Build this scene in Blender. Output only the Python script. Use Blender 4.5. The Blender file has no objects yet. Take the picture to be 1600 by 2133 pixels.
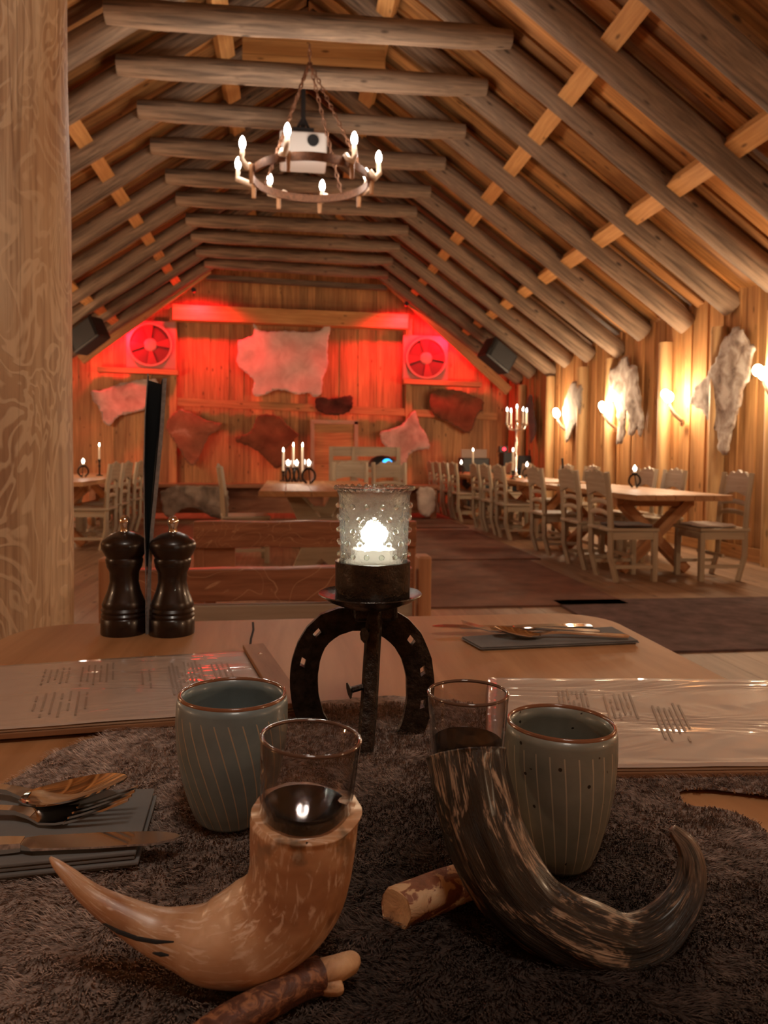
import bpy, math, random
from math import sin, cos, pi, radians, atan2, sqrt
from mathutils import Vector, Matrix, Euler, noise
from mathutils.geometry import delaunay_2d_cdt
random.seed(7)
sc = bpy.context.scene
COL = sc.collection
# ------------------------------------------------------------------ camera
F = 1560.0; CX = 800.0; CY = 1007.0; CAMZ = 1.07
YAW, PITCH, ROLL = math.atan(200/1560), radians(2.2), 0.010
cam_data = bpy.data.cameras.new('camera'); cam = bpy.data.objects.new('camera', cam_data); COL.objects.link(cam)
cam.location = (0, 0, CAMZ)
RM = Matrix.Rotation(-YAW, 3, 'Z') @ Matrix.Rotation(pi/2-PITCH, 3, 'X') @ Matrix.Rotation(ROLL, 3, 'Z')
cam.rotation_euler = RM.to_euler()
cam_data.sensor_fit = 'HORIZONTAL'; cam_data.sensor_width = 36; cam_data.lens = F/1600*36
cam_data.shift_y = (CY-1066.5)/1600
cam_data.clip_start = 0.02; cam_data.clip_end = 60
cam_data.dof.use_dof = True; cam_data.dof.focus_distance = 0.60; cam_data.dof.aperture_fstop = 19.0
sc.camera = cam
# ------------------------------------------------------------------ exposure, world
vs = sc.view_settings
vs.view_transform = 'Standard'; vs.look = 'None'; vs.gamma = 1; vs.use_curve_mapping = False
vs.exposure = 1.1
sc.cycles.use_denoising = True
sc.cycles.max_bounces = 8; sc.cycles.transparent_max_bounces = 24; sc.cycles.sample_clamp_indirect = 4
w = bpy.data.worlds.new('world'); sc.world = w; w.use_nodes = True
w.node_tree.nodes['Background'].inputs[0].default_value = (1.0, 0.6, 0.35, 1); w.node_tree.nodes['Background'].inputs[1].default_value = 0.0
WARM = (1.0, 0.72, 0.46); WHITE = (1.0, 0.87, 0.74); RED = (1.0, 0.006, 0.02)
def lamp(name, loc, power, color, radius=0.05, parent=None, typ='POINT', aim=None, spot=None):
    d = bpy.data.lights.new(name, typ); d.energy = power; d.color = color
    if typ in ('POINT', 'SPOT'): d.shadow_soft_size = radius
    if typ == 'SPOT': d.spot_size = spot; d.spot_blend = 0.6
    o = bpy.data.objects.new(name, d); COL.objects.link(o); o.location = loc
    if aim is not None: o.rotation_euler = (Vector(aim)-Vector(loc)).to_track_quat('-Z', 'Y').to_euler()
    if parent is not None:
        o.parent = parent; o.matrix_parent_inverse = Matrix.Translation(-parent.location)
    return o
# unseen wall lamps of the right wall near the camera, and the sconces of the left wall
for i, (lx, ly, lz, p) in enumerate([(4.35, 2.6, 1.85, 30), (4.35, -1.0, 1.85, 24), (-4.1, 12.6, 1.85, 30), (-4.1, 10.0, 1.85, 30),
                                     (-4.1, 7.4, 1.85, 30), (-4.1, 4.6, 1.85, 26), (-4.1, 0.5, 1.85, 20)]):
    lamp('wall_lamp_light', (lx, ly, lz), p, WARM, 0.08)
lamp('rear_fill_light', (0.2, -0.6, 3.4), 36, WHITE, 0.3)  # added fill behind the camera; no chandelier is known there
# ------------------------------------------------------------------ pixel -> point
CAMP = Vector((0, 0, CAMZ))
def ray(px, py): return RM @ Vector(((px-CX)/F, -(py-CY)/F, -1.0))
def W(px, py, Y=None, Z=None, X=None):
    d = ray(px, py)
    t = Y/d.y if Y is not None else (Z-CAMZ)/d.z if Z is not None else X/d.x
    return CAMP + d*t
# ------------------------------------------------------------------ materials
MATS = {}
def new_mat(name):
    m = bpy.data.materials.new(name); m.use_nodes = True; MATS[name] = m
    nt = m.node_tree; b = nt.nodes['Principled BSDF']
    return m, nt, b
def N(nt, t, **k):
    n = nt.nodes.new(t)
    for a, v in k.items(): setattr(n, a, v)
    return n
def math_node(nt, op, a, b=None, clamp=False):
    n = N(nt, 'ShaderNodeMath', operation=op); n.use_clamp = clamp
    for i, v in enumerate((a, b)):
        if v is None: continue
        if isinstance(v, (int, float)): n.inputs[i].default_value = v
        else: nt.links.new(v, n.inputs[i])
    return n.outputs[0]
def ramp(nt, fac, stops):
    r = N(nt, 'ShaderNodeValToRGB'); e = r.color_ramp.elements
    while len(e) < len(stops): e.new(0.5)
    for i, (p, c) in enumerate(stops):
        e[i].position = p; e[i].color = (*c, 1) if len(c) == 3 else c
    nt.links.new(fac, r.inputs[0]); return r.outputs[0]
def mixc(nt, fac, a, b, mode='MIX'):
    n = N(nt, 'ShaderNodeMix', data_type='RGBA', blend_type=mode)
    for i, v in ((0, fac), (6, a), (7, b)):
        if isinstance(v, (int, float)): n.inputs[i].default_value = v
        elif isinstance(v, tuple): n.inputs[i].default_value = (*v, 1)
        else: nt.links.new(v, n.inputs[i])
    return n.outputs[2]
def noise_tex(nt, vec, scale, detail=3, rough=0.5, dist=0.0):
    n = N(nt, 'ShaderNodeTexNoise'); n.inputs['Scale'].default_value = scale; n.inputs['Detail'].default_value = detail
    n.inputs['Roughness'].default_value = rough; n.inputs['Distortion'].default_value = dist
    if vec is not None: nt.links.new(vec, n.inputs['Vector'])
    return n.outputs[0]
def mapping(nt, vec, scale, loc=(0, 0, 0)):
    m = N(nt, 'ShaderNodeMapping'); m.inputs['Scale'].default_value = scale; m.inputs['Location'].default_value = loc
    nt.links.new(vec, m.inputs['Vector']); return m.outputs[0]
def bump(nt, b, h, strength, dist=0.01):
    n = N(nt, 'ShaderNodeBump'); n.inputs['Strength'].default_value = strength; n.inputs['Distance'].default_value = dist
    nt.links.new(h, n.inputs['Height']); nt.links.new(n.outputs[0], b.inputs['Normal'])
def plain(name, col, rough=0.5, metal=0.0, coat=0.0, emit=None, es=0.0, nscale=None, namp=0.3, bumpv=0.0):
    m, nt, b = new_mat(name)
    b.inputs['Base Color'].default_value = (*col, 1); b.inputs['Roughness'].default_value = rough; b.inputs['Metallic'].default_value = metal
    b.inputs['Coat Weight'].default_value = coat
    if emit: b.inputs['Emission Color'].default_value = (*emit, 1); b.inputs['Emission Strength'].default_value = es
    if nscale:
        tc = N(nt, 'ShaderNodeTexCoord').outputs['Object']; n = noise_tex(nt, tc, nscale, 5, 0.6)
        lo = tuple(c*(1-namp) for c in col); hi = tuple(min(1, c*(1+namp)) for c in col)
        nt.links.new(ramp(nt, n, [(0.3, lo), (0.7, hi)]), b.inputs['Base Color'])
        if bumpv: bump(nt, b, n, bumpv)
    return m
def wood(name, dark, light, su=28, sv=1.3, rough=0.6, knots=0.9, isl=0.35, bumpv=0.25, coat=0.0, spec=0.4):
    m, nt, b = new_mat(name)
    uv = N(nt, 'ShaderNodeUVMap').outputs[0]; geo = N(nt, 'ShaderNodeNewGeometry').outputs['Random Per Island']
    off = N(nt, 'ShaderNodeVectorMath', operation='SCALE'); off.inputs[0].default_value = (31.7, 57.3, 0); nt.links.new(geo, off.inputs['Scale'])
    add = N(nt, 'ShaderNodeVectorMath', operation='ADD'); nt.links.new(uv, add.inputs[0]); nt.links.new(off.outputs[0], add.inputs[1])
    v = add.outputs[0]
    g = noise_tex(nt, mapping(nt, v, (su, sv, 1)), 1.0, 5, 0.6, 0.6)
    big = noise_tex(nt, mapping(nt, v, (5, 0.7, 1)), 1.0, 2)
    fac = math_node(nt, 'ADD', math_node(nt, 'MULTIPLY', g, 0.65), math_node(nt, 'MULTIPLY', big, 0.35))
    mid = tuple((a+c)/2 for a, c in zip(dark, light))
    c = ramp(nt, fac, [(0.34, dark), (0.5, mid), (0.64, light)])
    if knots:
        vo = N(nt, 'ShaderNodeTexVoronoi'); vo.inputs['Scale'].default_value = 1.0
        nt.links.new(mapping(nt, v, (9, 3.2, 1)), vo.inputs['Vector'])
        k = ramp(nt, vo.outputs['Distance'], [(0.07, (1, 1, 1)), (0.17, (0, 0, 0))])
        sel = math_node(nt, 'GREATER_THAN', noise_tex(nt, mapping(nt, v, (4, 2, 1)), 1.0, 0), 0.5)
        kd = tuple(x*0.33 for x in dark)
        c = mixc(nt, math_node(nt, 'MULTIPLY', math_node(nt, 'MULTIPLY', k, sel), knots), c, kd)
    val = math_node(nt, 'ADD', math_node(nt, 'MULTIPLY', geo, isl), 1-isl*0.55)
    hsv = N(nt, 'ShaderNodeHueSaturation'); nt.links.new(c, hsv.inputs['Color']); nt.links.new(val, hsv.inputs['Value'])
    nt.links.new(hsv.outputs[0], b.inputs['Base Color'])
    b.inputs['Roughness'].default_value = rough; b.inputs['Coat Weight'].default_value = coat; b.inputs['Coat Roughness'].default_value = 0.18
    b.inputs['Specular IOR Level'].default_value = spec
    bump(nt, b, fac, bumpv, 0.004)
    return m
PINE = wood('pine_wall', (0.30, 0.13, 0.045), (0.62, 0.33, 0.13), isl=0.5)
ROOF = wood('roof_boards', (0.15, 0.055, 0.015), (0.52, 0.24, 0.075), su=30, sv=1.2, isl=1.1)
PURL = wood('purlin_pine', (0.45, 0.20, 0.06), (0.70, 0.38, 0.14), isl=0.25)
LOG = wood('weathered_log', (0.050, 0.033, 0.023), (0.26, 0.175, 0.115), su=26, sv=1.6, isl=0.8, knots=0.9, rough=0.8, bumpv=0.6)
POSTLOG = wood('wall_post_log', (0.36, 0.19, 0.08), (0.66, 0.43, 0.2), su=10, sv=0.8, isl=0.3, knots=0.6)
FLOORW = wood('floor_boards', (0.15, 0.08, 0.045), (0.32, 0.20, 0.12), su=24, sv=1.0, isl=0.25, rough=0.5)
TABLEW = wood('table_pine', (0.31, 0.145, 0.055), (0.50, 0.27, 0.125), su=16, sv=1.4, isl=0.12, rough=0.5, spec=0.3, coat=0.0, knots=0.5, bumpv=0.12)
BENCHW = wood('bench_slab', (0.20, 0.07, 0.03), (0.42, 0.18, 0.09), su=14, sv=2.5, isl=0.25, rough=0.45, coat=0.2)
TRESTLEW = wood('trestle_pine', (0.36, 0.15, 0.06), (0.58, 0.29, 0.13), isl=0.2)
PALEW = wood('pale_chair_wood', (0.30, 0.23, 0.15), (0.46, 0.37, 0.26), su=30, sv=2, isl=0.12, knots=0.25, rough=0.5)
def blotch(name, a_, b_, sc_, lo, hi):
    m, nt, b = new_mat(name); tc = N(nt, 'ShaderNodeTexCoord').outputs['Object']
    n = noise_tex(nt, tc, sc_, 4, 0.6, 0.8); nt.links.new(ramp(nt, n, [(0.3, tuple(x*0.6 for x in a_)), (lo, a_), (hi, b_)]), b.inputs['Base Color'])
    b.inputs['Roughness'].default_value = 0.6; bump(nt, b, n, 0.5, 0.003); return m
STICKW = blotch('stripped_stick', (0.26, 0.10, 0.05), (0.62, 0.40, 0.22), 75, 0.50, 0.54)
CUTW = blotch('pale_cut_wood', (0.50, 0.28, 0.14), (0.66, 0.42, 0.22), 50, 0.4, 0.7)
BOARDW = wood('menu_board_wood', (0.18, 0.08, 0.035), (0.38, 0.2, 0.1), su=30, sv=3, isl=0.1, knots=0.2)
def post_mat():
    m, nt, b = new_mat('beetle_traced_post')
    tc = N(nt, 'ShaderNodeTexCoord').outputs['Object']
    a = noise_tex(nt, mapping(nt, tc, (10, 10, 5.0)), 1.0, 2.5, 0.5, 1.0)
    s = math_node(nt, 'SINE', math_node(nt, 'MULTIPLY', a, 52.0))
    lin = ramp(nt, s, [(-0.0, (0, 0, 0)), (0.25, (0.25, 0.25, 0.25)), (0.75, (1, 1, 1))])
    sel = ramp(nt, noise_tex(nt, mapping(nt, tc, (4, 4, 1.5), (5, 5, 0)), 1.0, 2), [(0.36, (0.5, 0.5, 0.5)), (0.55, (1, 1, 1))])
    blot = noise_tex(nt, mapping(nt, tc, (6, 6, 1.2), (3, 1, 0)), 1.0, 3, 0.6)
    base = ramp(nt, blot, [(0.36, (0.38, 0.22, 0.12)), (0.5, (0.52, 0.35, 0.20)), (0.62, (0.60, 0.46, 0.30))])
    streak = noise_tex(nt, mapping(nt, tc, (75, 75, 2.2)), 1.0, 5, 0.65)
    base = mixc(nt, ramp(nt, streak, [(0.45, (0, 0, 0)), (0.62, (0.6, 0.6, 0.6))]), base, (0.26, 0.14, 0.07))
    col = mixc(nt, math_node(nt, 'MULTIPLY', math_node(nt, 'MULTIPLY', lin, sel), 0.6), base, (0.74, 0.58, 0.38))
    crack = noise_tex(nt, mapping(nt, tc, (22, 22, 0.35), (1, 2, 0)), 1.0, 1, 0.3)
    cr = ramp(nt, math_node(nt, 'ABSOLUTE', math_node(nt, 'SUBTRACT', crack, 0.5)), [(0.0, (1, 1, 1)), (0.008, (0, 0, 0))])
    col = mixc(nt, math_node(nt, 'MULTIPLY', cr, 0.5), col, (0.16, 0.08, 0.04))
    nt.links.new(col, b.inputs['Base Color']); b.inputs['Roughness'].default_value = 0.55
    bump(nt, b, math_node(nt, 'ADD', streak, math_node(nt, 'MULTIPLY', lin, 0.4)), 0.35, 0.004)
    return m
POST = post_mat()
def hide_mat(name, stops, scale=6, fine=60, rough=0.9):
    m, nt, b = new_mat(name)
    tc = N(nt, 'ShaderNodeTexCoord').outputs['Object']
    n = noise_tex(nt, tc, scale, 4, 0.55, 0.6); f = noise_tex(nt, tc, fine, 3, 0.7)
    fac = math_node(nt, 'ADD', math_node(nt, 'MULTIPLY', n, 0.85), math_node(nt, 'MULTIPLY', f, 0.15))
    nt.links.new(ramp(nt, fac, stops), b.inputs['Base Color']); b.inputs['Roughness'].default_value = rough
    b.inputs['Specular IOR Level'].default_value = 0.15
    b.inputs['Sheen Weight'].default_value = 0.3
    bump(nt, b, f, 0.6, 0.01)
    return m
HPALE = hide_mat('pale_hide', [(0.3, (0.34, 0.25, 0.20)), (0.6, (0.62, 0.52, 0.45))], 3)
HWHITE = hide_mat('white_hide', [(0.3, (0.5, 0.42, 0.36)), (0.6, (0.72, 0.64, 0.57))], 3)
HBROWN = hide_mat('brown_hide', [(0.3, (0.09, 0.038, 0.018)), (0.65, (0.22, 0.10, 0.05))], 3)
HTAN = hide_mat('tan_hide', [(0.3, (0.15, 0.07, 0.038)), (0.62, (0.29, 0.15, 0.085)), (0.8, (0.55, 0.42, 0.33))], 3)
HDARK = hide_mat('dark_hide', [(0.3, (0.02, 0.01, 0.008)), (0.65, (0.10, 0.045, 0.03))], 4)
HMIX = hide_mat('mottled_reindeer', [(0.36, (0.13, 0.075, 0.05)), (0.47, (0.28, 0.20, 0.15)), (0.62, (0.50, 0.43, 0.37))], 6)
HGREY = hide_mat('grey_hide', [(0.35, (0.16, 0.12, 0.09)), (0.6, (0.40, 0.31, 0.24))], 5)
IRON = plain('forged_iron', (0.035, 0.026, 0.02), 0.42, 0.85, nscale=90, namp=0.6, bumpv=0.35)
RUST = plain('rusty_ring_iron', (0.16, 0.07, 0.035), 0.55, 0.5, nscale=40, namp=0.4)
PEWTER = plain('dark_pewter', (0.07, 0.065, 0.06), 0.28, 0.9, nscale=55, namp=0.5, bumpv=0.25)
STEEL = plain('polished_cutlery_steel', (0.78, 0.74, 0.70), 0.09, 1.0)
SILVER = plain('silver_candelabrum', (0.8, 0.76, 0.7), 0.18, 1.0)
MILLW = plain('dark_stained_mill_wood', (0.012, 0.0055, 0.004), 0.32, 0.0, coat=0.25, nscale=30, namp=0.4)
BLACK = plain('black_plastic', (0.012, 0.013, 0.015), 0.45)
BLACKP = plain('black_card', (0.006, 0.006, 0.006), 0.85)
GREYC = plain('grey_card', (0.20, 0.18, 0.165), 0.6, nscale=120, namp=0.3, bumpv=0.1)
WHITEP = plain('white_painted_metal', (0.62, 0.58, 0.55), 0.4)
WAX = plain('candle_wax', (0.78, 0.70, 0.56), 0.4)
BONE = plain('antler_bone', (0.68, 0.52, 0.38), 0.45, nscale=14, namp=0.25, bumpv=0.1)
PEG = plain('brown_wood_peg', (0.36, 0.17, 0.07), 0.6)
LINENB = plain('grey_paper_napkin', (0.155, 0.155, 0.15), 0.85, nscale=20, namp=0.12)
LIQ = plain('dark_liqueur', (0.004, 0.003, 0.003), 0.03); LIQ.node_tree.nodes['Principled BSDF'].inputs['IOR'].default_value = 1.2
REDP = plain('ventilator_red_blades', (0.10, 0.015, 0.015), 0.6)
PANELP = plain('pale_ventilator_panel', (0.34, 0.24, 0.19), 0.6)
RUG = plain('brown_runner_rug', (0.15, 0.066, 0.040), 0.95, nscale=3.5, namp=0.35)
RUGD = plain('dark_mottled_rug', (0.095, 0.055, 0.052), 0.95, nscale=7, namp=0.55)
def emis(name, col, s):
    m, nt, b = new_mat(name); nt.nodes.remove(b); e = N(nt, 'ShaderNodeEmission'); e.inputs[0].default_value = (*col, 1); e.inputs[1].default_value = s
    nt.links.new(e.outputs[0], nt.nodes['Material Output'].inputs[0]); return m
E_BULB = emis('white_bulb_glow', (1, 0.93, 0.85), 14)
E_SCONCE = emis('warm_bulb_glow', (1, 0.8, 0.5), 30)
E_FLAME = emis('candle_flame', (1, 0.88, 0.66), 22)
E_TEA = emis('tealight_flame', (1, 0.93, 0.82), 60)
E_RED = emis('red_indicator', (1, 0.02, 0.03), 4)
E_BLUE = emis('blue_indicator', (0.03, 0.35, 1), 1.6)
def glass_mat(name, tint=(0.93, 0.94, 0.92), refr=0.0, rough=0.0):
    m, nt, b = new_mat(name); nt.nodes.remove(b); out = nt.nodes['Material Output']
    tr = N(nt, 'ShaderNodeBsdfTransparent'); lw = N(nt, 'ShaderNodeLayerWeight'); lw.inputs[0].default_value = 0.5; nt.links.new(ramp(nt, lw.outputs['Facing'], [(0.0, tint), (0.6, tuple(c*0.9 for c in tint)), (0.97, tuple(c*0.35 for c in tint))]), tr.inputs[0])
    gl = N(nt, 'ShaderNodeBsdfGlossy'); gl.inputs['Roughness'].default_value = 0.02; gl.inputs[0].default_value = (1, 1, 1, 1)
    body = tr.outputs[0]
    if refr:
        rf = N(nt, 'ShaderNodeBsdfRefraction'); rf.inputs['IOR'].default_value = 1.18; rf.inputs['Roughness'].default_value = rough; rf.inputs[0].default_value = (*tint, 1)
        mx = N(nt, 'ShaderNodeMixShader'); mx.inputs[0].default_value = refr
        nt.links.new(tr.outputs[0], mx.inputs[1]); nt.links.new(rf.outputs[0], mx.inputs[2]); body = mx.outputs[0]
    fr = N(nt, 'ShaderNodeFresnel'); bf = N(nt, 'ShaderNodeNewGeometry').outputs['Backfacing']; nt.links.new(math_node(nt, 'SUBTRACT', 1.5, math_node(nt, 'MULTIPLY', bf, 0.8333)), fr.inputs[0])
    m2 = N(nt, 'ShaderNodeMixShader'); nt.links.new(fr.outputs[0], m2.inputs[0]); nt.links.new(body, m2.inputs[1]); nt.links.new(gl.outputs[0], m2.inputs[2])
    nt.links.new(m2.outputs[0], out.inputs[0]); return m
GLASS = glass_mat('clear_glass', (0.90, 0.88, 0.88)); PRESSED = glass_mat('pressed_glass', (0.93, 0.96, 0.92), 0.7)
def roughen(m):
    nt = m.node_tree; tc = N(nt, 'ShaderNodeTexCoord').outputs['Object']; n = noise_tex(nt, tc, 110, 3, 0.6)
    bp = N(nt, 'ShaderNodeBump'); bp.inputs['Strength'].default_value = 0.7; bp.inputs['Distance'].default_value = 0.003; nt.links.new(n, bp.inputs['Height'])
    for k in list(nt.nodes):
        if k.type in ('BSDF_REFRACTION', 'BSDF_GLOSSY', 'FRESNEL'): nt.links.new(bp.outputs[0], k.inputs['Normal'])
    out = nt.nodes['Material Output']; src = out.inputs[0].links[0].from_socket
    tl_ = N(nt, 'ShaderNodeBsdfTranslucent'); tl_.inputs[0].default_value = (0.9, 0.95, 0.88, 1); mx = N(nt, 'ShaderNodeMixShader'); mx.inputs[0].default_value = 0.007
    nt.links.new(src, mx.inputs[1]); nt.links.new(tl_.outputs[0], mx.inputs[2]); nt.links.new(mx.outputs[0], out.inputs[0])
roughen(PRESSED)
# ------------------------------------------------------------------ mesh builder
class MB:
    def __init__(s): s.v = []; s.f = []; s.uv = []
    def add(s, vs, fs, uvs=None):
        o = len(s.v); s.v += [tuple(p) for p in vs]
        for i, f in enumerate(fs):
            s.f.append([k+o for k in f]); s.uv.append(uvs[i] if uvs else [(0, 0)]*len(f))
        return s
    def obox(s, c, ax, ay, az):          # half-extent vectors; grain runs along az
        c, ax, ay, az = map(Vector, (c, ax, ay, az)); la, lb, lc = ax.length, ay.length, az.length
        P = []; Q = []
        for k in (-1, 1):
            for j in (-1, 1):
                for i in (-1, 1):
                    P.append(c+ax*i+ay*j+az*k); Q.append((i*la, j*lb, k*lc))
        fs = [(0, 2, 3, 1), (4, 5, 7, 6), (0, 1, 5, 4), (2, 6, 7, 3), (0, 4, 6, 2), (1, 3, 7, 5)]
        if ax.cross(ay).dot(az) < 0: fs = [tuple(reversed(f)) for f in fs]
        uvs = []
        for f in fs:
            uvs.append([(Q[k][0]+Q[k][1]*1.03+la, Q[k][2]) for k in f])
        return s.add(P, fs, uvs)
    def box(s, c, size, grain='z', rz=0.0):
        R = Matrix.Rotation(rz, 3, 'Z'); h = [Vector((size[0]/2, 0, 0)), Vector((0, size[1]/2, 0)), Vector((0, 0, size[2]/2))]
        h = [R @ a for a in h]
        if grain == 'z': return s.obox(c, h[0], h[1], h[2])
        if grain == 'x': return s.obox(c, h[1], h[2], h[0])
        return s.obox(c, h[2], h[0], h[1])
    def beam(s, a, b, w_, h_, up=(0, 0, 1)):
        a, b = Vector(a), Vector(b); d = (b-a); side = d.cross(Vector(up)).normalized(); u = side.cross(d).normalized()
        return s.obox((a+b)/2, side*w_/2, u*h_/2, d/2)
    def tube(s, path, radii, n=12, cap=True, wob=0.0, seed=0, flat=1.0, up=None, rfun=None):
        path = [Vector(p) for p in path]; m = len(path)
        if isinstance(radii, (int, float)): radii = [radii]*m
        t0 = (path[1]-path[0]).normalized(); ref = Vector(up) if up else (Vector((0, 0, 1)) if abs(t0.z) < 0.9 else Vector((1, 0, 0)))
        x = t0.cross(ref).normalized(); V = []; L = 0; Ls = []
        for i in range(m):
            t = (path[min(i+1, m-1)]-path[max(i-1, 0)]).normalized()
            x = (x - t*x.dot(t)).normalized(); y = x.cross(t)
            if i: L += (path[i]-path[i-1]).length
            Ls.append(L)
            for j in range(n):
                a = 2*pi*j/n; r = radii[i]
                if wob: r *= 1+wob*noise.noise(Vector((cos(a)*1.3+seed*7.1, sin(a)*1.3, L*2.2+seed)))
                if rfun: r *= rfun(a, L, i)
                V.append(path[i]+x*(cos(a)*r)+y*(sin(a)*r*flat))
        fs = []; uvs = []
        for i in range(m-1):
            for j in range(n):
                k = (j+1) % n
                fs.append((i*n+j, i*n+k, (i+1)*n+k, (i+1)*n+j))
                u0 = j/n*2*pi*radii[0]; u1 = (j+1)/n*2*pi*radii[0]
                uvs.append([(u0, Ls[i]), (u1, Ls[i]), (u1, Ls[i+1]), (u0, Ls[i+1])])
        if cap:
            fs.append(tuple(reversed(range(n)))); uvs.append([(V[k].x*0.3, 0.0) for k in reversed(range(n))])
            fs.append(tuple((m-1)*n+j for j in range(n))); uvs.append([(V[(m-1)*n+k].x*0.3, L) for k in range(n)])
        # orientation: outward
        return s.add(V, [tuple(reversed(f)) for f in fs], [list(reversed(u)) for u in uvs])
    def lathe(s, prof, c=(0, 0, 0), n=32, M=None, closed=False, rfun=None):
        c = Vector(c); V = []; fs = []; uvs = []; m = len(prof)
        for i, (r, z) in enumerate(prof):
            for j in range(n):
                a = 2*pi*j/n; rr = r*(rfun(a, i) if rfun else 1); p = Vector((rr*cos(a), rr*sin(a), z))
                V.append(c+(M @ p if M else p))
        for i in range(m-1 if not closed else m):
            i2 = (i+1) % m
            for j in range(n):
                k = (j+1) % n
                fs.append((i*n+j, i*n+k, i2*n+k, i2*n+j)); uvs.append([(j/n, prof[i][1]), ((j+1)/n, prof[i][1]), ((j+1)/n, prof[i2][1]), (j/n, prof[i2][1])])
        if not closed:
            if prof[0][0] > 1e-6: fs.append(tuple(reversed(range(n)))); uvs.append([(0, 0)]*n)
            if prof[-1][0] > 1e-6: fs.append(tuple((m-1)*n+j for j in range(n))); uvs.append([(0, 0)]*n)
        return s.add(V, fs, uvs)
    def ball(s, c, r, n=12, sz=1.0):
        k = max(4, n//2); return s.lathe([(max(1e-7, r*sin(pi*i/k)), -r*sz*cos(pi*i/k)) for i in range(k+1)], c, n)
    def prism(s, pts, ext):             # pts: list of 3D points (planar), ext: vector
        ext = Vector(ext); n = len(pts); P = [Vector(p) for p in pts]; V = P+[p+ext for p in P]
        fs = [tuple(range(n)), tuple(reversed(range(n, 2*n)))] + [(i, i+n, (i+1) % n+n, (i+1) % n) for i in range(n)]
        nrm = sum(((P[i]-P[0]).cross(P[(i+1) % n]-P[0]) for i in range(1, n-1)), Vector())
        if nrm.dot(ext) > 0: fs = [tuple(reversed(f)) for f in fs]
        b = P[0]; ux = (P[1]-P[0]).normalized(); uy = nrm.cross(ux).normalized()
        uvs = [[((V[k]-b).dot(uy)+(V[k]-b).dot(ext)*0, (V[k]-b).dot(ux)) for k in f] for f in fs]
        return s.add(V, fs, uvs)
    def build(s, name, mat, parent=None, smooth=None, bevel=0.0, world=True):
        me = bpy.data.meshes.new(name); me.from_pydata(s.v, [], s.f)
        ul = me.uv_layers.new(name='UVMap'); flat = [c for f in s.uv for p in f for c in p]
        if len(flat) == 2*len(ul.data): ul.data.foreach_set('uv', flat)
        me.materials.append(mat)
        if smooth is not None:
            me.shade_smooth()
            if smooth < 180: me.set_sharp_from_angle(angle=radians(smooth))
        o = bpy.data.objects.new(name, me); COL.objects.link(o)
        if parent is not None:
            o.parent = parent
            if world: o.matrix_parent_inverse = Matrix.Translation(-parent.location)
        if bevel:
            md = o.modifiers.new('bevel', 'BEVEL'); md.width = bevel; md.segments = 2; md.limit_method = 'ANGLE'; md.angle_limit = radians(50)
        return o
def thing(name, label, cat, loc=(0, 0, 0), group=None):
    o = bpy.data.objects.new(name, None); COL.objects.link(o); o.location = loc; o.empty_display_size = 0.05
    o['label'] = label; o['category'] = cat
    if group: o['group'] = group
    return o
def tag(o, label, cat, group=None, kind=None):
    o['label'] = label; o['category'] = cat
    if group: o['group'] = group
    if kind: o['kind'] = kind
    return o
def struct(o): o['kind'] = 'structure'; return o
def copy_tree(root, loc, rz=0.0, label=None, group=None, scale=None):
    r = root.copy(); COL.objects.link(r); r.location = loc; r.rotation_euler = (0, 0, rz)
    if scale: r.scale = scale
    if label: r['label'] = label
    if group: r['group'] = group
    def rec(src, dst):
        for ch in src.children:
            c = ch.copy(); COL.objects.link(c); c.parent = dst; rec(ch, c)
    rec(root, r); return r
# ================================================================== ROOM
XL, XR, YF, YB = -4.45, 4.82, 16.1, -3.2
RIDGE = (0.2, 6.13)
def roof_z(x):      # underside of the roof boards
    return RIDGE[1]-0.68*(RIDGE[0]-x) if x < RIDGE[0] else RIDGE[1]-0.71*(x-RIDGE[0])
# floor
m = MB(); x = XL-0.1; i = 0
while x < XR+0.1:
    m.box((x+0.09, (YF+YB)/2, -0.02), (0.178, YF-YB+0.2, 0.04), 'y'); x += 0.18
struct(m.build('floor', FLOORW))
def board_wall(name, a, b, z0, z1, nrm, mat, wd=0.15, th=0.028, step=0.018, ztop=None, seed=1):
    rnd = random.Random(seed); a, b = Vector(a), Vector(b); d = (b-a); L = d.length; d.normalize(); nrm = Vector(nrm); m = MB(); t = 0; k = 0
    while t < L:
        w_ = wd*rnd.uniform(0.75, 1.25); zt = ztop((a+d*(t+w_/2)).x) if ztop else z1
        off = th/2+(step if k % 2 else 0)
        m.obox(a+d*(t+w_/2)+Vector((0, 0, (z0+zt)/2))-nrm*(0.03-off), d*(w_/2*(1.04 if k % 2 else 1.0)), nrm*th/2, Vector((0, 0, (zt-z0)/2)))
        t += w_; k += 1
    return struct(m.build(name, mat))
board_wall('wall_right', (XR, YB, 0), (XR, YF, 0), 0, 2.95, (-1, 0, 0), PINE, 0.16, seed=3)
board_wall('wall_left', (XL, YB, 0), (XL, YF, 0), 0, 3.0, (1, 0, 0), PINE, 0.16, seed=4)
board_wall('wall_far', (XL, YF, 0), (XR, YF, 0), 0, 0, (0, -1, 0), PINE, 0.19, seed=5, ztop=lambda x: roof_z(x)+0.1)
board_wall('wall_back', (XL, YB, 0), (XR, YB, 0), 0, 0, (0, 1, 0), PINE, 0.3, seed=6, ztop=lambda x: roof_z(x)+0.1)
# gable screen hung above the last but one truss
m = MB(); x = -1.75; k = 0
while x < 2.05:
    zt = roof_z(x+0.09)-0.2; z0 = 3.66+CAMZ-0.03*x
    m.box((x+0.09, 14.25+(0.012 if k % 2 else 0), (z0+zt)/2), (0.18, 0.025, zt-z0)); x += 0.18; k += 1
struct(m.build('wall_upper', PINE))
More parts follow.
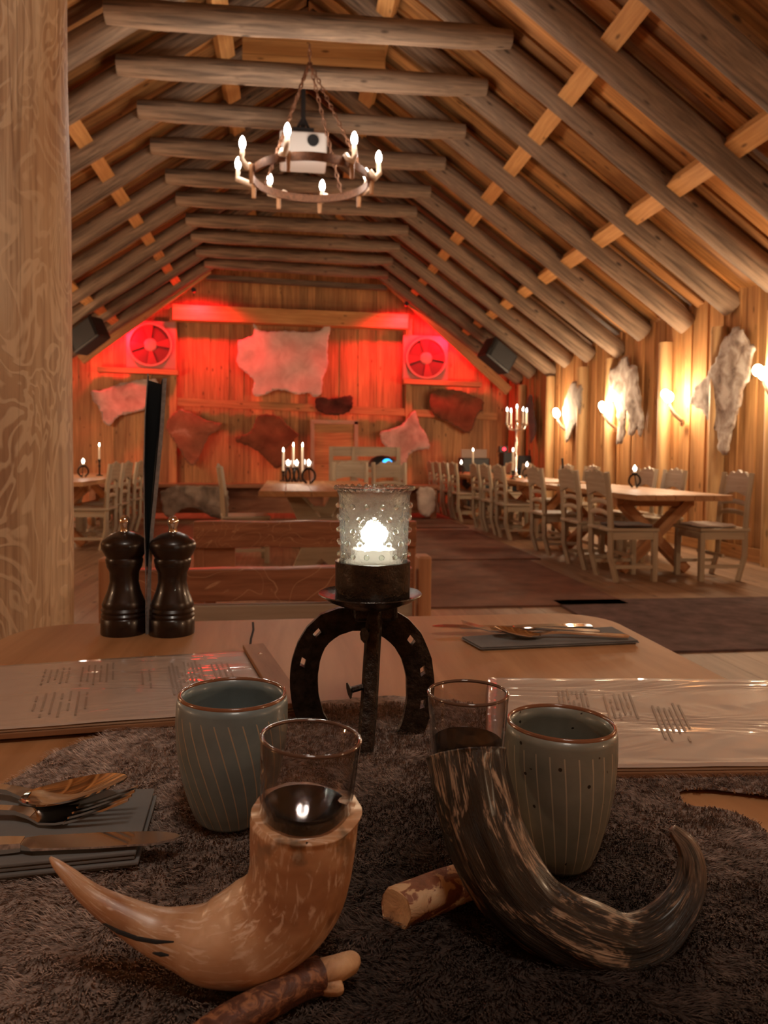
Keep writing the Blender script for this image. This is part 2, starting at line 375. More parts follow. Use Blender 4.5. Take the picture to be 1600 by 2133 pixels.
# sloping ceiling boards (board on board)
m = MB(); rnd = random.Random(9)
for side in (0, 1):
    y = YB; k = 0
    while y < YF:
        w_ = rnd.uniform(0.13, 0.2)
        xe = XL-0.1 if side == 0 else XR+0.1
        a = Vector((RIDGE[0], y+w_/2, RIDGE[1])); b = Vector((xe, y+w_/2, roof_z(xe)))
        up = Vector((0, 1, 0)).cross(b-a).normalized()
        if up.z < 0: up = -up
        m.obox((a+b)/2+up*(0.016+(0.028 if k % 2 else 0)), Vector((0, w_/2*(1.12 if k % 2 else 1.0), 0)), up*0.012, (b-a)/2)
        y += w_; k += 1
struct(m.build('ceiling', ROOF))
# trusses
FR = [(4.9, None, None), (5.8, None, None), (6.73, (235, 37), (1050, 92)), (7.6, (258, 145), (1000, 190)), (8.5, (300, 235), (957, 280)), (9.5, (325, 310), (917, 345)),
      (10.4, (355, 372), (888, 403)), (11.35, (375, 417), (860, 444)), (12.3, (395, 460), (843, 482)), (13.2, (405, 493), (826, 517)), (14.15, (415, 525), (812, 545)), (15.1, (432, 549), (803, 573))]
ordn = ['nearest the camera at top right', 'second from the camera', 'carrying the iron chandelier', 'just behind the chandelier hook, wide horizontal boards above its tie', 'above the white projector', 'behind the projector',
        'sixth tie seen below the chandelier bulbs', 'fifth from the red lit wall', 'fourth from the red lit wall', 'third from the red lit wall', 'second from the red lit wall under the gable boards', 'closest to the red lit wall']
ordn = ['with only its rafter in view at the top right corner', 'one bay in front of the chandelier', 'whose tie carries the iron chandelier', 'with horizontal boards fixed above its tie', 'whose tie passes right above the white projector',
        'whose tie passes right behind the projector', 'seen through the lower chandelier ring', 'fifth counted from the red lit wall', 'fourth counted from the red lit wall', 'third counted from the red lit wall', 'under the vertical gable boards', 'closest to the red lit wall']
for i, (Y, pl, pr) in enumerate(FR):
    if pl: Lc, Rc = W(*pl, Y=Y), W(*pr, Y=Y)
    else: Lc, Rc = Vector((-1.57, Y, 4.74)), Vector((1.89, Y, 4.73))
    t = thing('roof_truss', 'log roof truss '+ordn[i], 'roof truss', (0, Y, 2.6), 'log roof trusses')
    r = 0.122
    for side, C, xe, sl in (('L', Lc, XL+0.05, 0.68), ('R', Rc, XR-0.04+0.05*sin(i*2.3), 0.71)):
        E = Vector((xe, Y, C.z-sl*abs(xe-C.x))); T = Vector((RIDGE[0], Y, 0)); T.z = C.z+sl*abs(C.x-RIDGE[0])
        s_ = -0.1 if i % 2 else 0.05
        P = [E.lerp(T, q/9)+Vector((0, 0.1, 0)) for q in range(10)]
        MB().tube(P, [r*(1.08-0.02*q) for q in range(10)], 14, wob=0.12, seed=i*3+(side == 'R')).build('rafter', LOG, t, 50)
    if pl or i == 1:
        d = (Rc-Lc); A = Lc-d*0.012; B = Rc+d*0.012
        P = [A.lerp(B, q/9)+Vector((0, -0.08, 0)) for q in range(10)]
        rr = [0.09]+[0.108]*8+[0.085]
        MB().tube(P, [a*(1.05-0.012*q) for q, a in enumerate(rr)], 14, wob=0.1, seed=50+i).build('collar_tie', LOG, t, 50)
# purlins laid over the rafters
for side, xs in (('R', (1.0, 2.58, 3.65)), ('L', (-0.75, -2.24, -3.4))):
    for x in xs:
        m = MB(); sl = -0.71 if side == 'R' else 0.68
        up = Vector((-sl, 0, 1)).normalized(); al = Vector((1, 0, sl)).normalized()
        c = Vector((x, (YF+YB)/2, roof_z(x)))-up*0.085
        m.obox(c, al*0.085, up*0.065, Vector((0, (YF-YB)/2, 0)))
        o = m.build('trim_1', PURL); struct(o)
# wall plate (eave) both sides, baseboard and log half-posts of the right wall
struct(MB().box((XR-0.045, 6.5, 0.07), (0.03, 19, 0.14), 'y').build('baseboard_right', PINE))
for Y, px in ((6.73, 0), (7.72, 0), (8.9, 0), (10.5, 0), (11.6, 0), (13.1, 0), (14.8, 0)):
    o = MB().tube([(XR-0.09, Y+0.1, z) for z in (0, 0.6, 1.2, 1.8, 2.2, 2.52)], 0.085, 12, wob=0.06, seed=int(Y*9)).build('trim_3', POSTLOG, None, 50); struct(o)
# near round post on the left
pc = Vector((-0.70, 1.80, 0))
post = MB().tube([pc+Vector((0, 0, z*0.16)) for z in range(0, 30)], [0.205-0.0005*z for z in range(30)], 48, wob=0.035, seed=5).build('pillar', POST, None, 60)
tag(post, 'thick peeled log post with winding beetle tracks, beside the front table', 'post')
# ------------------------------------------------------------------ far wall fittings
YW = 15.87
def pb(m, x0, y0, x1, y1, Y, th, grain='x', skew=True):
    A = W(x0, y0, Y=Y); B = W(x1, y0, Y=Y); Cc = W(x1, y1, Y=Y); D = W(x0, y1, Y=Y)
    m.prism([A, B, Cc, D], (0, th, 0))
m = MB(); m.beam(W(362, 652, Y=15.8), W(848, 672, Y=15.8), 0.30, 0.30).build('trim_4', PURL); struct(bpy.data.objects['trim_4'])
for k, (a, b, wv) in enumerate([((350, 836), (1035, 868), 0.16)]):
    struct(MB().beam(W(*a, Y=15.95), W(*b, Y=15.95), 0.06, wv).build('trim_5', PINE))
for xx, ya, yb in ((361, 640, 1045), (851, 665, 1045)):
    struct(MB().beam(W(xx, ya, Y=15.93), W(xx, yb, Y=15.93), 0.14, 0.10, (0, 1, 0)).build('trim_6', PINE))
struct(MB().beam(W(430, 578, Y=15.6), W(806, 600, Y=15.6), 0.12, 0.10).build('trim_7', LOG))
# outer sloping boards along the roof at the stage
for a, b in (((434, 560), (168, 750)), ((808, 585), (1060, 815))):
    struct(MB().beam(W(*a, Y=15.35), W(*b, Y=15.35), 0.04, 0.2).build('trim_8', PINE))
# shelves with ventilators
for nm, cx, cy, sx0, sx1, sy in (('left', 313, 718, 205, 372, 772), ('right', 888, 746, 840, 1000, 797)):
    sh = MB().beam(W(sx0, sy-2, Y=15.85), W(sx1, sy+5, Y=15.85), 0.25, 0.10).build('wall_shelf', PINE)
    tag(sh, 'plank shelf below the %s round ventilator on the red lit wall' % nm, 'shelf', 'ventilator shelves')
    c = W(cx, cy, Y=15.8)
    t = thing('ventilator', 'round red ventilator disc on its pale square panel, on the %s of the pale cowhide' % nm, 'ventilator', c, 'round ventilators')
    MB().box(c+Vector((0, 0.09, 0)), (0.98, 0.05, 0.98)).build('panel', PANELP, t, bevel=0.01)
    RX = Matrix.Rotation(pi/2, 3, 'X')
    MB().lathe([(0.40, -0.03), (0.44, -0.03), (0.44, 0.03), (0.40, 0.03)], c, 40, RX, closed=True).build('rim', PANELP, t, 40)
    MB().lathe([(0.001, -0.035), (0.40, -0.035), (0.40, -0.01), (0.001, -0.01)], c, 40, RX).build('disc', REDP, t, 40)
    MB().lathe([(0.001, 0.02), (0.09, 0.02), (0.13, 0.0), (0.13, -0.03), (0.001, -0.03)], c, 28, RX).build('hub', PANELP, t, 40)
    for q in range(4):
        a = q*pi/2+0.1; d = Vector((cos(a), 0, sin(a))); e = Vector((-sin(a), 0, cos(a)))
        m = MB(); m.prism([c+d*0.13-e*0.03, c+d*0.39-e*0.10, c+d*0.39+e*0.10, c+d*0.13+e*0.03], (0, -0.02, 0)); m.build('blade', plain('ventilator_blade', (0.20, 0.03, 0.03), 0.6) if 'ventilator_blade' not in MATS else MATS['ventilator_blade'], t)
# red stage floods tucked under the last truss
for a, nm in (((405, 612), 'left'), ((845, 640), 'right')):
    p = W(*a, Y=15.2)+Vector((0, 0, 0.05))
    t = thing('stage_flood', 'small black stage lamp throwing red light, high at the %s end of the red beam' % nm, 'stage lamp', p, 'red stage lamps')
    MB().lathe([(0.03, 0.05), (0.045, 0.05), (0.045, -0.05), (0.03, -0.05)], p-Vector((0, 0.09, 0)), 14, Matrix.Rotation(pi/2, 3, 'X')).build('housing', BLACK, t, 40)
    lamp('red_flood_light', p+Vector((0, 0.02, -0.12)), 150, RED, 0.10, t, 'SPOT', p+Vector((0, 0.6, -1.2)), radians(150))
    q = W(*((250, 690) if nm == 'left' else (935, 700)), Y=15.5)
    lamp('red_flood_light', q, 80, RED, 0.10, t, 'SPOT', q+Vector((0.2 if nm == 'left' else -0.2, 0.7, -0.35)), radians(150))
# door in far wall
dr = MB(); pb(dr, 655, 882, 738, 1050, 15.9, 0.05); struct(dr.build('door_1', PINE))
m = MB(); m.beam(W(651, 876, Y=15.88), W(651, 1050, Y=15.88), 0.08, 0.06, (0, 1, 0)); m.beam(W(742, 878, Y=15.88), W(742, 1052, Y=15.88), 0.08, 0.06, (0, 1, 0)); m.beam(W(647, 878, Y=15.88), W(746, 880, Y=15.88), 0.06, 0.08)
struct(m.build('trim_9', PALEW))
# ------------------------------------------------------------------ hides on walls
def poly_mesh(pts2, step, jitter=0.0, rs=1, sub=0.03):
    rnd = random.Random(rs); out = []
    n = len(pts2)
    for i in range(n):
        a, b = Vector(pts2[i]), Vector(pts2[(i+1) % n]); L = (b-a).length; k = max(1, int(L/sub))
        nr = Vector((-(b-a).y, (b-a).x)).normalized() if L > 0 else Vector((0, 0))
        for q in range(k): out.append(a.lerp(b, q/k)+nr*rnd.uniform(-jitter, jitter))
    def inside(p):
        c = False; j = len(out)-1
        for i in range(len(out)):
            if (out[i].y > p[1]) != (out[j].y > p[1]) and p[0] < (out[j].x-out[i].x)*(p[1]-out[i].y)/(out[j].y-out[i].y)+out[i].x: c = not c
            j = i
        return c
    xs = [p.x for p in out]; ys = [p.y for p in out]; inn = []
    x = min(xs)
    while x < max(xs):
        y = min(ys)
        while y < max(ys):
            p = (x+rnd.uniform(-.2, .2)*step, y+rnd.uniform(-.2, .2)*step)
            if inside(p): inn.append(Vector(p))
            y += step
        x += step
    allp = out+inn
    vv, ee, ff, *_ = delaunay_2d_cdt(allp, [], [list(range(len(out)))], 1, 1e-5)
    return vv, ff, out, inside
def chaikin(p):
    r = []
    for i in range(len(p)):
        a, b = Vector(p[i]), Vector(p[(i+1) % len(p)]); r += [a.lerp(b, 0.2), a.lerp(b, 0.8)]
    return r
def wall_hide(label, cat, outline, plane, val, mat, amp=0.03, seed=0, group=None, name='wall_hide', jit=0.012):
    pts = [W(px, py, **{plane: val}) for px, py in outline]
    p2 = chaikin([(p.x, p.z) if plane == 'Y' else (p.y, p.z) for p in pts])
    vv, ff, out, _ = poly_mesh(p2, 0.06, jit, seed, 0.035)
    V = []
    for v in vv:
        d = 0.025+amp*(noise.noise(Vector((v.x*2.2, v.y*2.2, seed)))+0.6)
        V.append((v.x, val-d, v.y) if plane == 'Y' else (val-d, v.x, v.y))
    m = MB(); m.add(V, ff); o = m.build(name, mat, None, 180)
    md = o.modifiers.new('solid', 'SOLIDIFY'); md.thickness = 0.018; md.offset = 0
    return tag(o, label, cat, group)
G = 'animal hides on the walls'
wall_hide('large pale cowhide in the middle of the red lit wall', 'hide', [(527, 672), (540, 690), (560, 692), (600, 690), (640, 693), (668, 690), (682, 672), (690, 682), (683, 705), (682, 735), (684, 760), (672, 790), (670, 820), (655, 830), (645, 818), (620, 822), (600, 815), (575, 812), (553, 822), (535, 828), (525, 818), (530, 795), (520, 783), (497, 765), (492, 750), (496, 735), (494, 712), (510, 706), (526, 700), (530, 688)], 'Y', YW, HWHITE, 0.05, 1, G)
wall_hide('brown hide with a tail to the right, beside the standing menu card', 'hide', [(372, 852), (395, 857), (415, 868), (440, 880), (465, 880), (460, 893), (440, 905), (432, 915), (422, 935), (410, 965), (400, 972), (388, 960), (378, 940), (360, 915), (347, 895), (350, 875)], 'Y', YW, HTAN, 0.04, 2, G)
wall_hide('dark brown hide behind the tall candles of the middle table', 'hide', [(535, 865), (562, 862), (582, 868), (598, 885), (612, 898), (625, 905), (605, 925), (590, 940), (588, 970), (575, 978), (560, 962), (545, 945), (522, 930), (490, 920), (490, 910), (515, 905), (530, 888)], 'Y', YW, HBROWN, 0.04, 3, G)
wall_hide('pale pinkish hide on the far wall between the log post and the menu card', 'hide', [(190, 812), (215, 815), (245, 800), (275, 795), (300, 790), (330, 790), (335, 830), (300, 855), (270, 862), (245, 868), (232, 888), (220, 885), (212, 862), (206, 845), (195, 835)], 'Y', YW, HPALE, 0.05, 4, G)
wall_hide('small black hide with a white edge above the far door', 'hide', [(655, 830), (672, 828), (690, 832), (715, 826), (733, 822), (735, 850), (725, 860), (700, 866), (675, 862), (658, 856)], 'Y', YW, HDARK, 0.05, 5, G)
wall_hide('white star shaped hide with a narrow neck hanging down on the far wall', 'hide', [(862, 852), (870, 870), (872, 885), (888, 905), (896, 935), (878, 936), (855, 942), (845, 960), (840, 1000), (828, 1000), (828, 950), (812, 935), (796, 925), (790, 900), (812, 895), (838, 885)], 'Y', YW, HPALE, 0.04, 6, G)
wall_hide('dark brown shaggy hide right of the red ventilator', 'hide', [(895, 820), (915, 810), (945, 812), (975, 820), (1008, 835), (1005, 855), (992, 865), (985, 890), (975, 905), (955, 895), (935, 880), (905, 868), (893, 845)], 'Y', YW, HBROWN, 0.06, 7, G)
XW = XR-0.09
wall_hide('mottled white and brown reindeer hide beside the brightest right wall lamp', 'hide', [(1550, 680), (1562, 690), (1565, 710), (1585, 725), (1575, 740), (1572, 790), (1562, 800), (1556, 830), (1553, 850), (1546, 862), (1543, 885), (1535, 900), (1530, 945), (1512, 945), (1508, 905), (1492, 880), (1480, 865), (1465, 848), (1448, 840), (1458, 810), (1480, 790), (1500, 765), (1512, 735), (1515, 705), (1535, 698), (1540, 682)], 'X', XW, HMIX, 0.06, 8, G, jit=0.02)
wall_hide('reindeer hide with long dangling legs between the two middle right wall lamps', 'hide', [(1300, 745), (1315, 742), (1320, 765), (1333, 758), (1338, 790), (1345, 815), (1342, 845), (1345, 885), (1345, 908), (1338, 905), (1334, 885), (1328, 900), (1322, 910), (1316, 905), (1318, 870), (1312, 850), (1308, 880), (1310, 905), (1302, 928), (1293, 925), (1298, 890), (1292, 850), (1288, 840), (1275, 830), (1278, 800), (1275, 770), (1290, 765)], 'X', XW, HMIX, 0.05, 9, G, jit=0.02)
wall_hide('grey beige hide between the two farthest right wall lamps', 'hide', [(1197, 795), (1208, 795), (1212, 805), (1224, 802), (1222, 840), (1215, 865), (1205, 885), (1196, 900), (1188, 925), (1183, 905), (1180, 880), (1178, 860), (1185, 830), (1190, 815)], 'X', XW, HGREY, 0.05, 10, G, jit=0.02)
wall_hide('narrow dark grey hide on the right wall behind the silver candelabrum', 'hide', [(1105, 822), (1113, 822), (1118, 850), (1122, 890), (1120, 915), (1110, 925), (1106, 900), (1102, 860)], 'X', XW, HDARK, 0.05, 11, G, jit=0.02)
# ------------------------------------------------------------------ right wall sconces
for i, (px, py, lab) in enumerate([(1160, 862, 'farthest along the right wall'), (1258, 850, 'between the grey hide and the long legged hide'), (1393, 827, 'between the long legged hide and the wall post'), (1592, 778, 'beside the mottled reindeer hide')]):
    p = W(px, py, X=XR-0.27)
    t = thing('wall_sconce', 'glowing antler wall lamp '+lab, 'wall lamp', (XR-0.05, p.y, p.z-0.25), 'antler wall lamps on the right wall')
    MB().tube([(XR-0.06, p.y+0.02, p.z-0.30), (XR-0.12, p.y+0.01, p.z-0.26), (XR-0.20, p.y, p.z-0.20), (XR-0.26, p.y, p.z-0.10), (XR-0.27, p.y, p.z-0.03)], [0.02, 0.026, 0.025, 0.02, 0.016], 10).build('antler_arm', BONE, t, 50)
    MB().lathe([(0.001, 0), (0.05, 0), (0.05, 0.015), (0.001, 0.015)], (XR-0.075, p.y+0.02, p.z-0.30), 16, Matrix.Rotation(-pi/2, 3, 'Y')).build('wall_plate', PEG, t, 40)
    MB().ball(p, 0.058, 16, 1.15).build('bulb', E_SCONCE, t, 180)
    MB().ball(p+Vector((0.04, 0.16, 0.05)), 0.05, 16, 1.15).build('bulb', E_SCONCE, t, 180)
    lamp('sconce_light', p, 40, WARM, 0.10, t)
# ------------------------------------------------------------------ chandelier
YC = 6.70; rc = W(647, 373, Y=YC); RR = 0.50
t = thing('chandelier', 'round iron ring chandelier with eight antler arms and glowing candle bulbs, hung on chains', 'chandelier', (rc.x, rc.y, rc.z))
MB().lathe([(RR, -0.035), (RR+0.014, -0.035), (RR+0.014, 0.035), (RR, 0.035)], rc, 64, closed=True).build('ring', RUST, t, 40)
hook = W(645, 130, Y=6.72); top = W(645, 92, Y=6.69)
def chain(a, b, name, parent, step=0.045, r=0.006):
    a, b = Vector(a), Vector(b); d = b-a; n = max(2, int(d.length/step)); d.normalize(); s1 = d.cross(Vector((0.3, 1, 0.2))).normalized(); s2 = d.cross(s1); m = MB()
    for i in range(n):
        c = a+(b-a)*((i+0.5)/n); sd = s1 if i % 2 else s2
        pth = [c+d*(step*0.62*cos(q*pi/4))+sd*(step*0.3*sin(q*pi/4)) for q in range(9)]
        m.tube(pth, r, 5, cap=False, up=d.cross(sd))
    return m.build(name, RUST, parent, 60)
for k in range(4):
    a = pi/4+k*pi/2+0.15; chain(rc+Vector((cos(a)*RR, sin(a)*RR, 0.03)), hook, 'chain', t)
chain(hook, top, 'chain', t)
bz = rc.z+0.185
for bx, by in [(505, 294), (604, 273), (731, 288), (789, 324), (496, 337), (562, 370), (674, 390), (763, 360)]:
    p = W(bx, by, Z=bz+0.02); d = Vector((p.x-rc.x, p.y-rc.y, 0)); L = d.length; d.normalize(); e = Vector((-d.y, d.x, 0))
    p = rc+d*min(max(L, 0.56), 0.70); p.z = bz
    q0 = rc+d*(RR+0.02)-e*0.06
    arm = MB().tube([q0+Vector((0, 0, 0.05)), q0+d*0.02+Vector((0, 0, 0.02)), rc+d*(RR+0.06)-e*0.02+Vector((0, 0, 0.0)), p-Vector((0, 0, 0.13))+d*0.01, p-Vector((0, 0, 0.08)), p-Vector((0, 0, 0.035))], [0.024, 0.027, 0.027, 0.024, 0.021, 0.018], 10).build('antler_arm', BONE, t, 60)
    MB().tube([rc+d*(RR+0.035)+Vector((0, 0, 0.03)), rc+d*(RR+0.035)+Vector((0, 0, -0.13))], [0.022, 0.018], 8).build('peg', PEG, arm, 40)
    b = MB().lathe([(0.001, -0.045), (0.018, -0.04), (0.027, -0.01), (0.026, 0.02), (0.014, 0.05), (0.001, 0.065)], p, 14).build('bulb', E_BULB, arm, 180)
    arm_l = lamp('chandelier_light', p, 9.5, WHITE, 0.045, t)
# projector
pj = W(632, 300, Y=7.95)
t = thing('projector', 'white ceiling projector on a black bracket behind the chandelier ring', 'projector', pj+Vector((0, 0, 0.3)))
MB().box(pj+Vector((0, 0.17, -0.02)), (0.49, 0.36, 0.30)).build('body', WHITEP, t, bevel=0.02)
MB().lathe([(0.001, -0.03), (0.05, -0.03), (0.06, 0.02), (0.001, 0.02)], pj+Vector((0.1, -0.02, 0.03)), 20, Matrix.Rotation(pi/2, 3, 'X')).build('lens', BLACK, t, 40)
m = MB(); m.box(pj+Vector((0, 0.15, 0.17)), (0.22, 0.2, 0.04)); m.tube([pj+Vector((0, 0.15, 0.17)), pj+Vector((0, 0.15, 0.75))], 0.025, 8)
for s_ in (-1, 1): m.beam(pj+Vector((s_*0.10, 0.12, 0.13)), pj+Vector((0.0, 0.15, 0.34)), 0.03, 0.03)
m.box(pj+Vector((0, 0.15, 0.78)), (0.2, 0.2, 0.02)); m.build('bracket', BLACK, t)
# ceiling hatch of horizontal boards above second tie
m = MB()
for k in range(4):
    a = W(505, 133, Y=7.85); b = W(802, 148, Y=7.85); z = Vector((0, 0, 0.15*k+0.02)); m.beam(a+z, b+z, 0.03, 0.145)
tag(m.build('hatch_panel', PURL), 'panel of light horizontal boards above the tie behind the chandelier hook', 'board panel')
# speakers
def speaker(px, py, Y, rz, tilt, label):
    c = W(px, py, Y=Y); t = thing('loudspeaker', label, 'loudspeaker', c, 'black loudspeakers under the roof')
    R = Matrix.Rotation(rz, 3, 'Z') @ Matrix.Rotation(tilt, 3, 'Y'); 
    MB().obox(c, R @ Vector((0.30, 0, 0)), R @ Vector((0, 0.16, 0)), R @ Vector((0, 0, 0.20))).build('cabinet', BLACK, t, bevel=0.03)
    g = MB(); g.obox(c+R @ Vector((0.02, -0.165, 0)), R @ Vector((0.24, 0, 0)), R @ Vector((0, 0.008, 0)), R @ Vector((0, 0, 0.165))); g.build('grille', plain('speaker_grille', (0.03, 0.032, 0.035), 0.6) if 'speaker_grille' not in MATS else MATS['speaker_grille'], t)
    MB().obox(c+R @ Vector((-0.24, -0.166, 0.05)), R @ Vector((0.03, 0, 0)), R @ Vector((0, 0.01, 0)), R @ Vector((0, 0, 0.08))).build('horn_port', BLACKP, t)
    MB().beam(c+R @ Vector((0, 0.1, 0.15)), c+Vector((0.0, 0.15, 0.55)), 0.04, 0.04).build('bracket', BLACK, t)
speaker(1036, 742, 13.3, 0.35, 0.55, 'black loudspeaker hung under the right roof slope near the red wall')
speaker(184, 700, 13.3, -0.5, -0.5, 'black loudspeaker beside the log post under the left roof slope')
# ================================================================== FURNITURE
def make_chair(label, loc, rz):
    t = thing('dining_chair', label, 'chair', (0, 0, 0), 'pale carved dining chairs'); H = 0.94; HW = 0.205
    for s in (-1, 1):
        pth = [(0.06, s*HW, 0), (0.0, s*HW, 0.22), (0.0, s*HW, 0.45), (-0.015, s*HW, 0.7), (-0.05, s*HW, H)]
        MB().tube(pth, [0.029]*5, 4, up=(1, 0, 0)).build('leg', PALEW, t, 30, 0.003)
        MB().box((0.40, s*(HW-0.005), 0.215), (0.045, 0.045, 0.43)).build('leg', PALEW, t, None, 0.004)
        MB().box((0.2, s*HW, 0.40), (0.38, 0.025, 0.07), 'x').build('apron', PALEW, t)
        MB().box((0.21, s*HW, 0.13), (0.38, 0.024, 0.03), 'x').build('stretcher', PALEW, t)
    MB().box((0.2, 0, 0.22), (0.022, HW*2, 0.03), 'y').build('stretcher', PALEW, t)
    MB().box((0.40, 0, 0.40), (0.025, HW*2-0.04, 0.07), 'y').build('apron', PALEW, t)
    MB().box((0.2, 0, 0.448), (0.46, 0.47, 0.028), 'x').build('seat', PALEW, t, None, 0.008)
    n = 22; top = []; bot = []
    for i in range(n+1):
        y = -HW+2*HW*i/n; u = abs(y)/HW
        zt = H-0.035+0.05*cos(u*pi*0.5)**1.2+0.012*cos(u*pi*4); zb = H-0.19+0.018*cos(u*pi)
        top.append((y, zt)); bot.append((y, zb))
    P = [(-0.035, y, z) for y, z in bot]+[(-0.035, y, z) for y, z in reversed(top)]
    vs_ = []; fs = []
    for i in range(n+1):
        for (y, z) in (bot[i], top[i]):
            for dx in (-0.012, 0.012): vs_.append((-0.035-(z-(H-0.19))*0.12+dx, y, z))
    for i in range(n):
        a, b = i*4, (i+1)*4
        fs += [(a, b, b+2, a+2), (a+1, a+3, b+3, b+1), (a+2, b+2, b+3, a+3), (a, a+1, b+1, b)]
    fs += [(0, 2, 3, 1), (n*4, n*4+1, n*4+3, n*4+2)]
    uv = [[(vs_[k][2], vs_[k][1]) for k in f] for f in fs]
    MB().add(vs_, fs, uv).build('crest_rail', PALEW, t, 30)
    for z in (0.575, 0.665):
        m = MB(); k = 10; pth = [(-0.012, -HW+2*HW*i/k, z+0.022*cos((i/k-0.5)*pi)) for i in range(k+1)]
        m.tube(pth, [0.022]*(k+1), 6, flat=0.45, up=(1, 0, 0)).build('back_slat', PALEW, t, 40)
    t.location = loc; t.rotation_euler = (0, 0, rz); return t
XA, XWs = 2.73, 3.95
chair0 = make_chair('pale chair at the near end of the right hand table, back to the aisle', (XA, 6.27, 0), 0)
ally = [(6.95, 'pale chair second from the near end on the aisle side of the right tables'), (7.93, 'pale chair third from the near end on the aisle side of the right tables'),
        (9.36, 'pale aisle side chair nearest the camera at the second right table'), (10.03, 'pale aisle side chair in the middle of the second right table'), (10.62, 'pale aisle side chair at the far end of the second right table'),
        (12.05, 'pale aisle side chair at the near end of the last right table'), (12.75, 'pale aisle side chair, second at the last right table'), (13.4, 'pale aisle side chair, third at the last right table'), (14.05, 'pale aisle side chair closest to the far wall on the right')]
for y, l in ally: copy_tree(chair0, (XA, y, 0), 0, l)
for y, l in [(6.25, 'pale chair alone at the near end on the wall side of the right table'), (7.35, 'pale wall side chair second from the near end of the right table'), (7.95, 'pale wall side chair at the far end of the first right table'),
             (9.5, 'pale wall side chair at the near end of the second right table'), (10.4, 'pale wall side chair at the far end of the second right table'), (12.2, 'pale wall side chair at the near end of the last right table'), (13.2, 'pale wall side chair at the far end of the last right table')]:
    copy_tree(chair0, (XWs, y, 0), pi, l)
# middle table chair, left rows
copy_tree(chair0, (-0.62, 7.5, 0), 0.12, 'pale chair in profile at the left of the middle table')
for x, y, rz, l in [(-1.95, 8.6, pi, 'pale chair nearest the camera on the aisle side of the left table'), (-1.98, 9.4, pi, 'pale aisle side chair second along the left table'), (-2.0, 10.3, pi, 'pale aisle side chair third along the left table'), (-2.0, 11.4, pi, 'pale aisle side chair at the far end of the left table'), (-3.15, 10.2, 0, 'pale chair on the wall side of the left table beside the post')]:
    copy_tree(chair0, (x, y, 0), rz, l)
for x, y, l in [(0.78, 9.45, 'pale chair facing the camera behind the middle table, left of the blue light'), (1.30, 9.6, 'pale chair facing the camera behind the middle table, below the blue light')]:
    copy_tree(chair0, (x, y, 0), -pi/2, l, scale=(1, 1, 1.03))
def trestle_table(label, x0, x1, y0, y1, h=0.755, legmat=TRESTLEW, style='X', ends=(0.55,)):
    cx = (x0+x1)/2; w_ = x1-x0
    t = thing('trestle_table', label, 'table', (cx, (y0+y1)/2, 0), 'long trestle tables'); n = 5
    m = MB()
    for i in range(n): m.box((x0+w_*(i+0.5)/n, (y0+y1)/2, h-0.03), (w_/n-0.003, y1-y0, 0.05), 'y')
    m.build('tabletop', TABLEW, t, None, 0.004)
    for ye in (y0+0.55, y1-0.45):
        m = MB(); hw = w_*0.36
        if style == 'X':
            m.beam((cx-hw, ye, 0.03), (cx+hw, ye, h-0.1), 0.09, 0.13, (0, 1, 0)); m.beam((cx+hw, ye+0.001, 0.03), (cx-hw, ye+0.001, h-0.1), 0.088, 0.128, (0, 1, 0))
            m.box((cx, ye, h-0.095), (w_*0.86, 0.09, 0.08), 'x')
        else:
            m.prism([(cx-0.34, ye, h-0.06), (cx-0.22, ye, h-0.06), (cx-0.02, ye, h-0.28), (cx+0.10, ye, h-0.28), (cx+0.24, ye, h-0.06), (cx+0.36, ye, h-0.06), (cx+0.20, ye, h-0.36), (cx+0.14, ye, 0.30), (cx+0.27, ye, 0.0), (cx+0.10, ye, 0.0), (cx, ye, 0.09), (cx-0.10, ye, 0.0), (cx-0.27, ye, 0.0), (cx-0.14, ye, 0.30), (cx-0.20, ye, h-0.36)], (0, 0.09, 0))
        m.build('trestle', legmat, t, None, 0.004)
    MB().box((cx, (y0+y1)/2, 0.36), (0.05, y1-y0-0.9, 0.12), 'y').build('stretcher_beam', legmat, t)
    return t
trestle_table('long trestle table with crossed orange legs, first at the right wall', 2.92, 3.80, 6.0, 8.45)
trestle_table('long trestle table second along the right wall', 2.92, 3.80, 8.95, 11.2)
trestle_table('long trestle table last along the right wall near the equipment', 2.92, 3.80, 11.7, 14.3)
trestle_table('middle trestle table with a pale Y shaped leg, behind the glass candle', -0.25, 0.88, 6.45, 9.0, 0.755, PALEW, 'Y')
trestle_table('long table on the left side partly behind the log post', -3.0, -2.15, 8.2, 11.8)
# rustic benches in front
def bench(label, x0, x1, Y, ztop, zr, mat, name='rustic_bench'):
    t = thing(name, label, 'bench', ((x0+x1)/2, Y, 0), 'rustic benches before the middle table')
    return t
